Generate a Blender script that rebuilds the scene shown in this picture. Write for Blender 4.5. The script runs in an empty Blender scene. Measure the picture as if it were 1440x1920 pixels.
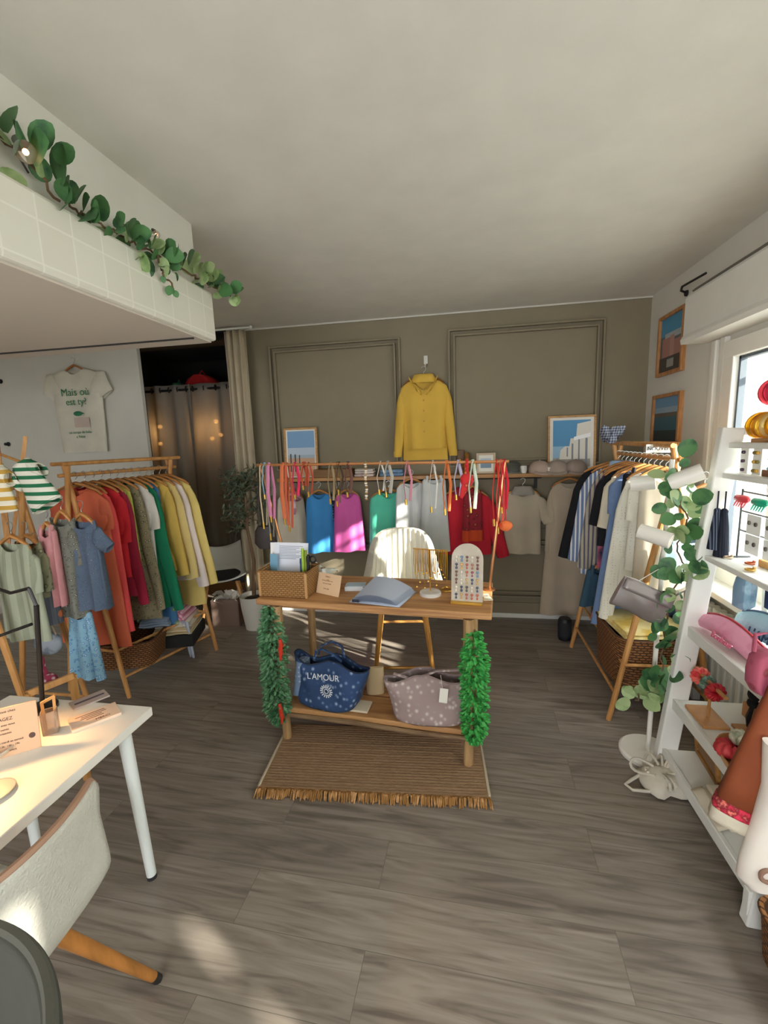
import bpy, bmesh, math, random
from math import sin, cos, pi, radians, sqrt
from mathutils import Vector as V, Matrix as MX
scn = bpy.context.scene
C = scn.collection
# ---------------------------------------------------------------- camera
FPX, TH, RO, YA, EYE = 835.6, .15971, -.03512, -.17376, 1.6   # focal length in pixels of 1440x1920, pitch, roll, yaw, height
fw = V((sin(YA)*cos(TH), cos(YA)*cos(TH), -sin(TH)))
r0 = V((cos(YA), -sin(YA), 0)); u0 = r0.cross(fw)
rt = r0*cos(RO)+u0*sin(RO); up = -r0*sin(RO)+u0*cos(RO)
cd = bpy.data.cameras.new('camera'); cam = bpy.data.objects.new('camera', cd); C.objects.link(cam)
cd.sensor_fit = 'VERTICAL'; cd.sensor_height = 36; cd.lens = 36*FPX/1920; cd.clip_start = .02; cd.clip_end = 200
m = MX.Identity(4)
for i in range(3): m[i][0], m[i][1], m[i][2] = rt[i], up[i], -fw[i]
m.translation = (0, 0, EYE); cam.matrix_world = m; scn.camera = cam
def ray(x, y): return rt*((x-720)/FPX) - up*((y-960)/FPX) + fw
def onz(x, y, z=0.0):
    d = ray(x, y); return V((0, 0, EYE)) + d*((z-EYE)/d.z)
def ony(x, y, Y):
    d = ray(x, y); return V((0, 0, EYE)) + d*(Y/d.y)
def onx(x, y, X):
    d = ray(x, y); return V((0, 0, EYE)) + d*(X/d.x)
# ---------------------------------------------------------------- view, sky, sun
vs = scn.view_settings
vs.view_transform = 'Standard'; vs.look = 'None'; vs.gamma = 1; vs.use_curve_mapping = False
vs.exposure = 0.32
scn.cycles.use_denoising = True
scn.cycles.max_bounces = 14; scn.cycles.diffuse_bounces = 8; scn.cycles.transparent_max_bounces = 16
scn.cycles.sample_clamp_indirect = 6
w = bpy.data.worlds.new('sky'); scn.world = w; w.use_nodes = True
bg = w.node_tree.nodes['Background']; bg.inputs[0].default_value = (.95, .965, 1, 1); bg.inputs[1].default_value = 8.0
SUN = V((-.83, .42, -.38)).normalized()
sl = bpy.data.lights.new('sun', 'SUN'); sl.energy = 21; sl.angle = radians(1.0); sl.color = (1, .93, .82)
so = bpy.data.objects.new('sun', sl); C.objects.link(so); so.rotation_euler = SUN.to_track_quat('-Z', 'Y').to_euler()
def portal(name, loc, rot, sx, sy):
    l = bpy.data.lights.new(name, 'AREA'); l.shape = 'RECTANGLE'; l.size = sx; l.size_y = sy; l.cycles.is_portal = True
    o = bpy.data.objects.new(name, l); C.objects.link(o); o.location = loc; o.rotation_euler = rot
WX, BY, ZC = 1.45, 3.92, 2.616      # window wall, back wall, ceiling
FY, LX = -2.0, -4.6                 # shop front behind the camera, far left wall
WY0, WY1, WZ0, WZ1 = -.70, 2.80, .77, 2.06
portal('window_daylight', (WX+.16, (WY0+WY1)/2, (WZ0+WZ1)/2), (0, radians(90), 0), WZ1-WZ0, WY1-WY0)
portal('shop_front_daylight', (-1.0, FY-.12, 1.35), (radians(90), 0, 0), 2.2, 1.7)

# ---------------------------------------------------------------- helpers
def hx(s):
    f = lambda q: q/12.92 if q <= .04045 else ((q+.055)/1.055)**2.4
    return tuple(f(int(s[i:i+2], 16)/255) for i in (0, 2, 4)) + (1,)
class MB:
    def __init__(s): s.v = []; s.f = []
    def add(s, vs_, fs):
        n = len(s.v); s.v += [tuple(q) for q in vs_]; s.f += [tuple(i+n for i in f) for f in fs]; return s
    def box(s, c, d, rot=None):
        c = V(c); p = []
        for x in (-.5, .5):
            for y in (-.5, .5):
                for z in (-.5, .5):
                    q = V((x*d[0], y*d[1], z*d[2]))
                    if rot is not None: q = rot @ q
                    p.append(c+q)
        return s.add(p, [(0,1,3,2),(4,6,7,5),(0,4,5,1),(2,3,7,6),(0,2,6,4),(1,5,7,3)])
    def bar(s, a, b, w_, h_, side=(0, 0, 1)):       # a rectangular bar from a to b
        a, b = V(a), V(b); t = (b-a); L = t.length; t.normalize(); sd = V(side)
        x = t.cross(sd)
        if x.length < 1e-4: x = t.cross(V((1, 0, 0)))
        x.normalize(); z = x.cross(t)
        return s.box((a+b)/2, (w_, L, h_), MX((x, t, z)).transposed())
    def loft(s, rings, cap=True, wrap=True):
        n = len(rings[0]); vs_ = [q for r in rings for q in r]; fs = []
        for i in range(len(rings)-1):
            for j in range(n if wrap else n-1):
                k = (j+1) % n; fs.append((i*n+j, i*n+k, (i+1)*n+k, (i+1)*n+j))
        if cap and wrap:
            fs.append(tuple(range(n-1, -1, -1))); b = (len(rings)-1)*n; fs.append(tuple(b+j for j in range(n)))
        return s.add(vs_, fs)
    def tube(s, pts, r, n=8, cap=True, flat=1.0):
        pts = [V(q) for q in pts]; rings = []; N = len(pts)
        rr = r if isinstance(r, (list, tuple)) else [r]*N
        t0 = (pts[1]-pts[0]).normalized(); a = t0.cross(V((0, 0, 1)))
        if a.length < .05: a = t0.cross(V((0, 1, 0)))
        a.normalize()
        for i in range(N):
            t = (pts[min(i+1, N-1)]-pts[max(i-1, 0)]).normalized()
            a = (a-t*a.dot(t)).normalized(); b = t.cross(a)
            rings.append([pts[i]+(a*cos(2*pi*k/n)+b*sin(2*pi*k/n)*flat)*rr[i] for k in range(n)])
        return s.loft(rings, cap)
    def lathe(s, prof, n=20, c=(0, 0, 0), ax=None):
        c = V(c); R = MX.Identity(3) if ax is None else V((0, 0, 1)).rotation_difference(V(ax)).to_matrix()
        return s.loft([[c+R @ V((r*cos(2*pi*k/n), r*sin(2*pi*k/n), z)) for k in range(n)] for r, z in prof])
    def grid(s, fn, nu, nv):
        vs_ = [fn(i/nu, j/nv) for j in range(nv+1) for i in range(nu+1)]; k = nu+1
        return s.add(vs_, [(j*k+i, j*k+i+1, (j+1)*k+i+1, (j+1)*k+i) for j in range(nv) for i in range(nu)])
    def prism(s, poly, ax, d):                      # polygon of 3-D points pushed along ax by d
        ax = V(ax)*d; n = len(poly); p = [V(q) for q in poly]
        fs = [tuple(range(n-1, -1, -1)), tuple(range(n, 2*n))]+[(i, (i+1) % n, n+(i+1) % n, n+i) for i in range(n)]
        return s.add(p+[q+ax for q in p], fs)
    def ball(s, c, r, n=12, sc=(1, 1, 1)):
        c = V(c); rings = []
        for i in range(1, n//2+1):
            a = pi*i/(n//2+1); rings.append([c+V((r*sc[0]*sin(a)*cos(2*pi*k/n), r*sc[1]*sin(a)*sin(2*pi*k/n), r*sc[2]*cos(a))) for k in range(n)])
        return s.loft(rings)
    def torus(s, c, R, r, ax=(0, 0, 1), n=20, k=8, sc=1.0):
        c = V(c); Q = V((0, 0, 1)).rotation_difference(V(ax)).to_matrix(); rings = []
        for i in range(n+1):
            a = 2*pi*i/n
            rings.append([c+Q @ V(((R+r*cos(2*pi*j/k))*cos(a), (R+r*cos(2*pi*j/k))*sin(a)*sc, r*sin(2*pi*j/k))) for j in range(k)])
        return s.loft(rings, cap=False)
    def leaf(s, p, d, nrm, L, W, cup=.15, rnd_=False):          # one pointed-oval leaf with a folded midrib
        p, d = V(p), V(d).normalized(); x = d.cross(V(nrm))
        if x.length < 1e-3: x = d.cross(V((1, .3, .2)))
        x.normalize(); n = x.cross(d); o = []
        T_ = ((.0, .06), (.06, .45), (.2, .78), (.38, .97), (.55, 1), (.75, .84), (.92, .48), (1, .05)) if rnd_ else ((.0, .08), (.2, .75), (.5, 1), (.8, .7), (1, .06))
        for t, q in T_:
            o += [p+d*L*t-x*W*.5*q+n*W*cup*q, p+d*L*t, p+d*L*t+x*W*.5*q+n*W*cup*q]
        f = []
        for i in range(len(T_)-1):
            for j in range(2): f.append((i*3+j, i*3+j+1, i*3+j+4, i*3+j+3))
        return s.add(o, f)
def obj(name, mb, mt, parent=None, smooth=35, bevel=0, solid=0, sub=0):
    me = bpy.data.meshes.new(name); me.from_pydata(mb.v, [], mb.f); me.validate(); me.update()
    bmx = bmesh.new(); bmx.from_mesh(me); bmesh.ops.recalc_face_normals(bmx, faces=bmx.faces); bmx.to_mesh(me); bmx.free()
    me.materials.append(mt)
    o = bpy.data.objects.new(name, me); C.objects.link(o)
    if smooth:
        me.polygons.foreach_set('use_smooth', [True]*len(me.polygons)); me.set_sharp_from_angle(angle=radians(smooth))
    if parent is not None: o.parent = parent
    if solid: q = o.modifiers.new('solid', 'SOLIDIFY'); q.thickness = solid; q.offset = 0
    if bevel: q = o.modifiers.new('bevel', 'BEVEL'); q.width = bevel; q.segments = 2; q.limit_method = 'ANGLE'
    if sub: q = o.modifiers.new('sub', 'SUBSURF'); q.levels = sub; q.render_levels = sub
    return o
def tag(o, label, cat, group=None, kind=None):
    o['label'] = label; o['category'] = cat
    if group: o['group'] = group
    if kind: o['kind'] = kind
    return o
def thing(name, label, cat, loc=(0, 0, 0), rz=0, group=None):
    o = bpy.data.objects.new(name, None); C.objects.link(o); o.empty_display_size = .05
    o.location = loc; o.rotation_euler = (0, 0, rz); return tag(o, label, cat, group)
def struct(name, mb, mt, **k):
    o = obj(name, mb, mt, **k); o['kind'] = 'structure'; return o
def text(name, body, size, mt, parent, M, ext=.0006):
    cu = bpy.data.curves.new(name, 'FONT'); cu.body = body; cu.size = size; cu.align_x = 'CENTER'; cu.align_y = 'CENTER'; cu.extrude = ext
    o = bpy.data.objects.new(name, cu); C.objects.link(o); bpy.context.view_layer.update()
    me = bpy.data.meshes.new_from_object(o.evaluated_get(bpy.context.evaluated_depsgraph_get())); bpy.data.objects.remove(o)
    me.materials.clear(); me.materials.append(mt); o = bpy.data.objects.new(name, me); C.objects.link(o)
    if parent is not None: o.parent = parent
    o.matrix_local = M; return o
def frameM(loc, x, y):                              # matrix whose local x / y run along the given vectors
    x = V(x).normalized(); z = x.cross(V(y)).normalized(); y = z.cross(x)
    q = MX((x, y, z)).transposed().to_4x4(); q.translation = V(loc); return q
# ---------------------------------------------------------------- materials
MATS = {}
def mat(c, rough=.75, metal=0, pat=None, c2='ffffff', c3=None, sc=20, bump=0, bsc=60, trans=0, alpha=1, stretch=(1, 1, 1), emit=None, es=0, transl=0, var=.0, w_=.5, coat=0):
    key = repr((c, rough, metal, pat, c2, c3, sc, bump, bsc, trans, alpha, stretch, emit, es, transl, var, w_, coat))
    if key in MATS: return MATS[key]
    M = bpy.data.materials.new('m_'+c); M.use_nodes = True; nt = M.node_tree; N = nt.nodes; L = nt.links
    b = N['Principled BSDF']; b.inputs['Base Color'].default_value = hx(c); b.inputs['Roughness'].default_value = rough
    b.inputs['Metallic'].default_value = metal; b.inputs['Alpha'].default_value = alpha
    if trans: b.inputs['Transmission Weight'].default_value = trans; b.inputs['IOR'].default_value = 1.3
    if coat: b.inputs['Coat Weight'].default_value = coat
    if emit: b.inputs['Emission Color'].default_value = hx(emit); b.inputs['Emission Strength'].default_value = es
    tc = N.new('ShaderNodeTexCoord'); mp = N.new('ShaderNodeMapping'); mp.inputs['Scale'].default_value = stretch
    L.new(tc.outputs['Object'], mp.inputs['Vector']); vec = mp.outputs['Vector']
    def ramp(fac, stops, con=False):
        r = N.new('ShaderNodeValToRGB'); L.new(fac, r.inputs['Fac']); e = r.color_ramp.elements
        r.color_ramp.interpolation = 'CONSTANT' if con else 'LINEAR'
        while len(e) < len(stops): e.new(1)
        for k, (p, q) in enumerate(stops): e[k].position = p; e[k].color = hx(q)
        return r.outputs['Color']
    col = None
    if pat == 'wood':
        n = N.new('ShaderNodeTexNoise'); n.inputs['Scale'].default_value = sc; n.inputs['Detail'].default_value = 6; n.inputs['Distortion'].default_value = .4
        L.new(vec, n.inputs['Vector']); col = ramp(n.outputs['Fac'], [(.3, c2), (.62, c)])
    elif pat == 'noise':
        n = N.new('ShaderNodeTexNoise'); n.inputs['Scale'].default_value = sc; n.inputs['Detail'].default_value = 5
        L.new(vec, n.inputs['Vector']); st = [(.42-.1*(1-w_), c), (.5, c2)]
        if c3: st.append((.6, c3))
        col = ramp(n.outputs['Fac'], st)
    elif pat in ('spots', 'floral'):
        n = N.new('ShaderNodeTexVoronoi'); n.inputs['Scale'].default_value = sc; n.inputs['Randomness'].default_value = .35 if pat == 'spots' else 1
        L.new(vec, n.inputs['Vector'])
        if pat == 'spots': col = ramp(n.outputs['Distance'], [(0, c2), (.13*w_*2, c3 or c), (.2*w_*2, c2), (.3*w_*2, c)], True)
        else: col = ramp(n.outputs['Distance'], [(0, c2), (.3, c3 or c), (.42, c)])
    elif pat in ('stripe_x', 'stripe_z', 'stripe_d', 'gingham'):
        sx = N.new('ShaderNodeSeparateXYZ'); L.new(vec, sx.inputs[0])
        def st(o):
            a = N.new('ShaderNodeMath'); a.operation = 'MULTIPLY'; a.inputs[1].default_value = sc; L.new(o, a.inputs[0])
            f_ = N.new('ShaderNodeMath'); f_.operation = 'FRACT'; L.new(a.outputs[0], f_.inputs[0]); return f_.outputs[0]
        if pat == 'gingham':
            a = N.new('ShaderNodeMath'); a.operation = 'ADD'; L.new(ramp(st(sx.outputs[0]), [(0, '000000'), (.5, 'bcbcbc')], True), a.inputs[0]); L.new(ramp(st(sx.outputs[2]), [(0, '000000'), (.5, 'bcbcbc')], True), a.inputs[1])
            col = ramp(a.outputs[0], [(0, c2), (.9, c)])
        else:
            src = {'stripe_x': sx.outputs[0], 'stripe_z': sx.outputs[2]}.get(pat)
            if src is None:
                a = N.new('ShaderNodeMath'); a.operation = 'ADD'; L.new(sx.outputs[0], a.inputs[0]); L.new(sx.outputs[2], a.inputs[1]); src = a.outputs[0]
            col = ramp(st(src), [(0, c), (w_, c2)], True)
    elif pat == 'weave':
        a = N.new('ShaderNodeTexBrick'); a.inputs['Scale'].default_value = sc; a.inputs['Mortar Size'].default_value = .05
        a.inputs['Color1'].default_value = hx(c); a.inputs['Color2'].default_value = hx(c2); a.inputs['Mortar'].default_value = hx(c3 or '3a2a18'); a.inputs['Brick Width'].default_value = .35; a.inputs['Row Height'].default_value = .16
        cb = N.new('ShaderNodeSeparateXYZ'); L.new(vec, cb.inputs[0]); ad = N.new('ShaderNodeMath'); L.new(cb.outputs[0], ad.inputs[0]); L.new(cb.outputs[1], ad.inputs[1])
        cx = N.new('ShaderNodeCombineXYZ'); L.new(ad.outputs[0], cx.inputs[0]); L.new(cb.outputs[2], cx.inputs[1]); L.new(cx.outputs[0], a.inputs['Vector']); col = a.outputs['Color']
        bu = N.new('ShaderNodeBump'); bu.inputs['Strength'].default_value = .6; bu.inputs['Distance'].default_value = .004; L.new(a.outputs['Fac'], bu.inputs['Height']); bu.invert = True; L.new(bu.outputs[0], b.inputs['Normal'])
    if var:
        n = N.new('ShaderNodeTexNoise'); n.inputs['Scale'].default_value = 6; n.inputs['Detail'].default_value = 4; L.new(tc.outputs['Object'], n.inputs['Vector'])
        mr = N.new('ShaderNodeMapRange'); mr.inputs[1].default_value = .3; mr.inputs[2].default_value = .7; mr.inputs[3].default_value = 1-var; mr.inputs[4].default_value = 1+var*.4; L.new(n.outputs['Fac'], mr.inputs[0])
        hs = N.new('ShaderNodeHueSaturation'); hs.inputs['Color'].default_value = hx(c)
        if col is not None: L.new(col, hs.inputs['Color'])
        L.new(mr.outputs[0], hs.inputs['Value']); col = hs.outputs['Color']
    if col is not None: L.new(col, b.inputs['Base Color'])
    if bump and pat != 'weave':
        n = N.new('ShaderNodeTexNoise'); n.inputs['Scale'].default_value = bsc; n.inputs['Detail'].default_value = 3; L.new(vec, n.inputs['Vector'])
        bu = N.new('ShaderNodeBump'); bu.inputs['Strength'].default_value = bump; bu.inputs['Distance'].default_value = .01; L.new(n.outputs['Fac'], bu.inputs['Height']); L.new(bu.outputs[0], b.inputs['Normal'])
    if transl:
        tl = N.new('ShaderNodeBsdfTranslucent'); tl.inputs[0].default_value = hx(c)
        if col is not None: L.new(col, tl.inputs[0])
        mx = N.new('ShaderNodeMixShader'); mx.inputs[0].default_value = transl; L.new(b.outputs[0], mx.inputs[1]); L.new(tl.outputs[0], mx.inputs[2]); L.new(mx.outputs[0], N['Material Output'].inputs[0])
    MATS[key] = M; return M
def cloth(c, **k):
    k.setdefault('rough', .9); k.setdefault('bump', .15); k.setdefault('bsc', 25); k.setdefault('var', .1); return mat(c, **k)
bamboo = mat('cf9a5c', .45, pat='wood', c2='b07a40', sc=5, stretch=(6, 6, .8))
hangw = mat('c98f52', .45, pat='wood', c2='a8703a', sc=9, stretch=(1, 8, 8))
white = mat('e4e4de', .5, var=.04)
whitemetal = mat('eceeea', .35)
brass = mat('d8a45a', .3, metal=.9)
copper = mat('d99a68', .32, metal=.85)
gold = mat('d9ae4e', .28, metal=.9)
black = mat('15161a', .5)
steel = mat('b8bab8', .3, metal=.9)
glass = mat('f4fbfb', .02, trans=1)
leafd = mat('2f5a3a', .55, pat='noise', c2='4e7d4a', sc=14)
leafp = mat('7c9a5e', .55, pat='noise', c2='a3b883', sc=14)
boxw = mat('2c8a3e', .5, pat='noise', c2='4fb357', sc=30)
boxg = mat('3f7a4a', .5, pat='noise', c2='6d9d74', sc=30)
twig = mat('6a5138', .8)
ink = mat('5a4038', .8)
# ---------------------------------------------------------------- the setting
def planks():
    M = bpy.data.materials.new('floor_planks'); M.use_nodes = True; nt = M.node_tree; N = nt.nodes; L = nt.links; b = N['Principled BSDF']
    tc = N.new('ShaderNodeTexCoord'); mp = N.new('ShaderNodeMapping'); mp.inputs['Rotation'].default_value = (0, 0, radians(2)); mp.inputs['Location'].default_value = (.35, .07, 0); L.new(tc.outputs['Object'], mp.inputs['Vector'])
    br = N.new('ShaderNodeTexBrick'); br.offset = .37; br.inputs['Scale'].default_value = 1; br.inputs['Brick Width'].default_value = 1.25; br.inputs['Row Height'].default_value = .2
    br.inputs['Mortar Size'].default_value = .0012; br.inputs['Mortar Smooth'].default_value = .3; br.inputs['Color1'].default_value = (0, 0, 0, 1); br.inputs['Color2'].default_value = (1, 1, 1, 1); br.inputs['Mortar'].default_value = (.5, .5, .5, 1)
    L.new(mp.outputs[0], br.inputs['Vector'])
    m2 = N.new('ShaderNodeMapping'); m2.inputs['Scale'].default_value = (1.3, 15, 1); L.new(mp.outputs[0], m2.inputs['Vector'])
    ad = N.new('ShaderNodeVectorMath'); ad.operation = 'MULTIPLY_ADD'; ad.inputs[1].default_value = (7, 7, 7); L.new(br.outputs['Color'], ad.inputs[0]); L.new(m2.outputs[0], ad.inputs[2])
    n = N.new('ShaderNodeTexNoise'); n.inputs['Scale'].default_value = 1.6; n.inputs['Detail'].default_value = 9; n.inputs['Distortion'].default_value = 1.6; L.new(ad.outputs[0], n.inputs['Vector'])
    r = N.new('ShaderNodeValToRGB'); L.new(n.outputs['Fac'], r.inputs['Fac']); e = r.color_ramp.elements
    e[0].position = .30; e[0].color = hx('6c6259'); e[1].position = .66; e[1].color = hx('9a9085'); q = e.new(.46); q.color = hx('877d72')
    hs = N.new('ShaderNodeHueSaturation'); L.new(r.outputs[0], hs.inputs['Color'])
    mr = N.new('ShaderNodeMapRange'); mr.inputs[3].default_value = .84; mr.inputs[4].default_value = 1.12; L.new(br.outputs['Color'], mr.inputs[0]); L.new(mr.outputs[0], hs.inputs['Value'])
    mx = N.new('ShaderNodeMixRGB'); L.new(br.outputs['Fac'], mx.inputs[0]); L.new(hs.outputs[0], mx.inputs[1]); mx.inputs[2].default_value = hx('6b655b'); L.new(mx.outputs[0], b.inputs['Base Color'])
    b.inputs['Roughness'].default_value = .42
    bu = N.new('ShaderNodeBump'); bu.inputs['Strength'].default_value = .25; bu.inputs['Distance'].default_value = .002; L.new(n.outputs['Fac'], bu.inputs['Height']); L.new(bu.outputs[0], b.inputs['Normal'])
    return M
def tiles():
    M = bpy.data.materials.new('white_tiles'); M.use_nodes = True; nt = M.node_tree; N = nt.nodes; L = nt.links; b = N['Principled BSDF']
    tc = N.new('ShaderNodeTexCoord'); sx = N.new('ShaderNodeSeparateXYZ'); L.new(tc.outputs['Object'], sx.inputs[0]); cx = N.new('ShaderNodeCombineXYZ'); L.new(sx.outputs[1], cx.inputs[0]); L.new(sx.outputs[2], cx.inputs[1])
    br = N.new('ShaderNodeTexBrick'); br.offset = 0; br.inputs['Scale'].default_value = 1; br.inputs['Brick Width'].default_value = .118; br.inputs['Row Height'].default_value = .118; br.inputs['Mortar Size'].default_value = .003
    br.inputs['Color1'].default_value = hx('e2e0d4'); br.inputs['Color2'].default_value = hx('dddacd'); br.inputs['Mortar'].default_value = hx('ebe9e0')
    L.new(cx.outputs[0], br.inputs['Vector']); L.new(br.outputs['Color'], b.inputs['Base Color']); b.inputs['Roughness'].default_value = .35
    bu = N.new('ShaderNodeBump'); bu.inputs['Strength'].default_value = .25; bu.inputs['Distance'].default_value = .002; L.new(br.outputs['Fac'], bu.inputs['Height']); L.new(bu.outputs[0], b.inputs['Normal']); return M
wallw = mat('d9d7ce', .85, var=.03)
taupe = mat('8a806a', .85, var=.04)
ceilm = mat('dcd9d0', .9, bump=.1, bsc=4, var=.05)
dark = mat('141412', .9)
struct('floor', MB().box((-1.55, .95, -.05), (6.5, 8.3, .1)), planks(), smooth=0)
struct('ceiling', MB().box((-1.55, .95, ZC+.05), (6.5, 8.3, .1)), ceilm, smooth=0)
wb = MB().box((-.24, BY+.05, ZC/2), (3.6, .1, ZC)); struct('wall_back', wb, taupe, smooth=0)
struct('wall_partition', MB().box((-3.73, 3.80, ZC/2), (1.7, .04, ZC)), wallw, smooth=0)
struct('wall_left', MB().box((LX-.05, .95, ZC/2), (.1, 8.2, ZC)), wallw, smooth=0)
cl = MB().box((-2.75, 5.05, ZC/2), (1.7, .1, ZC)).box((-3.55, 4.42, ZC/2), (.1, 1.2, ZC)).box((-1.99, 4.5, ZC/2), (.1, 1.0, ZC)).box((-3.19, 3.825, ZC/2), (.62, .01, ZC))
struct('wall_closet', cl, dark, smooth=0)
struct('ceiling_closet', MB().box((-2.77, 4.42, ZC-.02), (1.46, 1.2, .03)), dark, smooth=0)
# window wall with the window opening
ww = MB(); t = .22
ww.box((WX+t/2, .95, WZ0/2), (t, 5.94, WZ0)).box((WX+t/2, .95, (WZ1+ZC)/2), (t, 5.94, ZC-WZ1)).box((WX+t/2, (WY1+BY)/2, (WZ0+WZ1)/2), (t, BY-WY1, WZ1-WZ0)).box((WX+t/2, (WY0+FY)/2, (WZ0+WZ1)/2), (t, WY0-FY, WZ1-WZ0))
struct('wall_right', ww, wallw, smooth=0)
wf = MB()
x = WX-.005
for z in (WZ0+.04, WZ1-.045): wf.box((x, (WY0+WY1)/2, z), (.07, WY1-WY0, .09))
for y in (WY0+.045, WY1-.045, 1.05): wf.box((x, y, (WZ0+WZ1)/2), (.068, .09, WZ1-WZ0))
for y in (WY1+.05, WY1+.14): wf.box((WX-.012, y, 1.12), (.03, .05, 1.95))
o = struct('window_1', wf, white, smooth=0, bevel=.006)
gk = MB()
for z in (WZ0+.1, WZ1-.1): gk.box((x+.01, 1.92, z), (.03, 1.66, .012))
gk.box((x+.01, WY1-.1, 1.45), (.03, .016, 1.06)).box((x+.01, 1.1, 1.45), (.03, .016, 1.06))
obj('window_gasket', gk, mat('4a5560', .5), o, smooth=0)
gp = MB()
for y0_, y1_ in ((1.10, WY1-.09), (WY0+.09, 1.0)): gp.add([(x+.01, y0_, WZ0+.09), (x+.01, y1_, WZ0+.09), (x+.01, y1_, WZ1-.09), (x+.01, y0_, WZ1-.09)], [(0, 1, 2, 3)])
mg = bpy.data.materials.new('pane'); mg.use_nodes = True; _n = mg.node_tree; _n.nodes.clear(); _o = _n.nodes.new('ShaderNodeOutputMaterial'); _t = _n.nodes.new('ShaderNodeBsdfTransparent'); _g = _n.nodes.new('ShaderNodeBsdfGlossy'); _g.inputs['Roughness'].default_value = .02
_m = _n.nodes.new('ShaderNodeMixShader'); _t.inputs[0].default_value = (.95, .98, .97, 1)
_m.inputs[0].default_value = .05; _n.links.new(_t.outputs[0], _m.inputs[1]); _n.links.new(_g.outputs[0], _m.inputs[2]); _n.links.new(_m.outputs[0], _o.inputs[0])
obj('window_pane', gp, mg, o, smooth=0)
struct('trim_1', MB().box((WX-.05, (WY0+WY1)/2, WZ0-.02), (.24, WY1-WY0+.1, .035)), white, smooth=0, bevel=.005)   # window sill
# roller shutter box above the window
sb = MB(); prof = [(.0, 2.10), (-.15, 2.10), (-.155, 2.125), (-.14, 2.15), (-.14, 2.36), (-.11, 2.40), (0, 2.42)]
sb.prism([(WX+a, 3.05, z) for a, z in prof], (0, -1, 0), 3.85)
o = tag(obj('shutter_box', sb, white, smooth=30), 'long white roller shutter box above the window', 'shutter box')
obj('shutter_slot', MB().box((WX-.118, 1.15, 2.388), (.02, 3.7, .016), MX.Rotation(radians(-40), 3, 'Y')), mat('6a665c', .8), o, smooth=0)
# shop front behind the camera: piers, lintel and low plinth round a glazed opening
sf = MB().box((.80, FY-.06, ZC/2), (1.4, .12, ZC)).box((-3.35, FY-.06, ZC/2), (2.5, .12, ZC)).box((-1.0, FY-.06, 2.41), (2.2, .12, .41)).box((-1.0, FY-.06, .25), (2.2, .12, .5))
struct('wall_front', sf, wallw, smooth=0)
df = MB()
for xx in (-2.07, -1.0, .07): df.box((xx, FY-.06, 1.35), (.07, .07, 1.7))
struct('window_2', df, whitemetal, smooth=0)
# mezzanine: tiled bulkhead box, recessed wall above it
me_ = MB().box((-2.87, .05, 2.21), (3.42, 4.1, .22)); struct('trim_2', me_, tiles(), smooth=0, bevel=.012)
struct('trim_3', MB().box((-2.88, .09, 2.104), (3.39, 4.0, .02)), mat('cfc6b8', .85), smooth=0)
struct('trim_4', MB().box((-2.90, 1.965, 2.093), (3.40, .006, .012)), mat('2b2824', .9), smooth=0)
struct('wall_mezzanine', MB().box((-2.9, .035, 2.468), (3.36, 4.07, .296)), wallw, smooth=0)
# wall panel mouldings (two upper frames, dado rail, lower frames), baseboard
def mould(mb, x0, x1, z0, z1, y=BY, w_=.035):
    for k, dd in ((0, .04), (.042, .04)):
        a0, a1, b0, b1 = x0+k, x1-k, z0+k, z1-k; q = .016
        mb.box(((a0+a1)/2, y-dd/2, b1), (a1-a0+q, dd, q)).box(((a0+a1)/2, y-dd/2, b0), (a1-a0+q, dd, q)).box((a0, y-dd/2-.0002, (b0+b1)/2), (q, dd, b1-b0)).box((a1, y-dd/2-.0002, (b0+b1)/2), (q, dd, b1-b0))
a = MB(); mould(a, -1.66, -.505, 1.36, 2.44); struct('trim_5', a, taupe, smooth=0, bevel=.004)
a = MB(); mould(a, -.09, 1.11, 1.36, 2.47); struct('trim_6', a, taupe, smooth=0, bevel=.004)
a = MB(); mould(a, -1.66, -.3, .2, .7); mould(a, -.1, 1.11, .2, .7); struct('trim_7', a, taupe, smooth=0, bevel=.004)
a = MB()
for z in (.80, .845): a.box((-.25, BY-.008, z), (3.4, .016, .018))
struct('trim_8', a, taupe, smooth=0, bevel=.004)
struct('baseboard_back', MB().box((-.25, BY-.008, .09), (3.4, .016, .1)), taupe, smooth=0, bevel=.003)
struct('baseboard_foot', MB().box((-.25, BY-.012, .02), (3.4, .024, .04)), white, smooth=0, bevel=.003)
struct('baseboard_right', MB().box((WX-.008, .95, .06), (.016, 5.9, .1)), white, smooth=0)
struct('baseboard_left', MB().box((-3.73, 3.772, .05), (1.7, .016, .09)), white, smooth=0)
struct('trim_9', MB().box((-.25, BY-.01, ZC-.008), (3.4, .012, .012)), mat('cfcdc2', .8), smooth=0)
# outside: pavement, added unseen screen wall slotted to shape the sun, window bars
struct('pavement', MB().box((9, 0, -.25), (15, 40, .1)), mat('bdbab2', .9), smooth=0)
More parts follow.
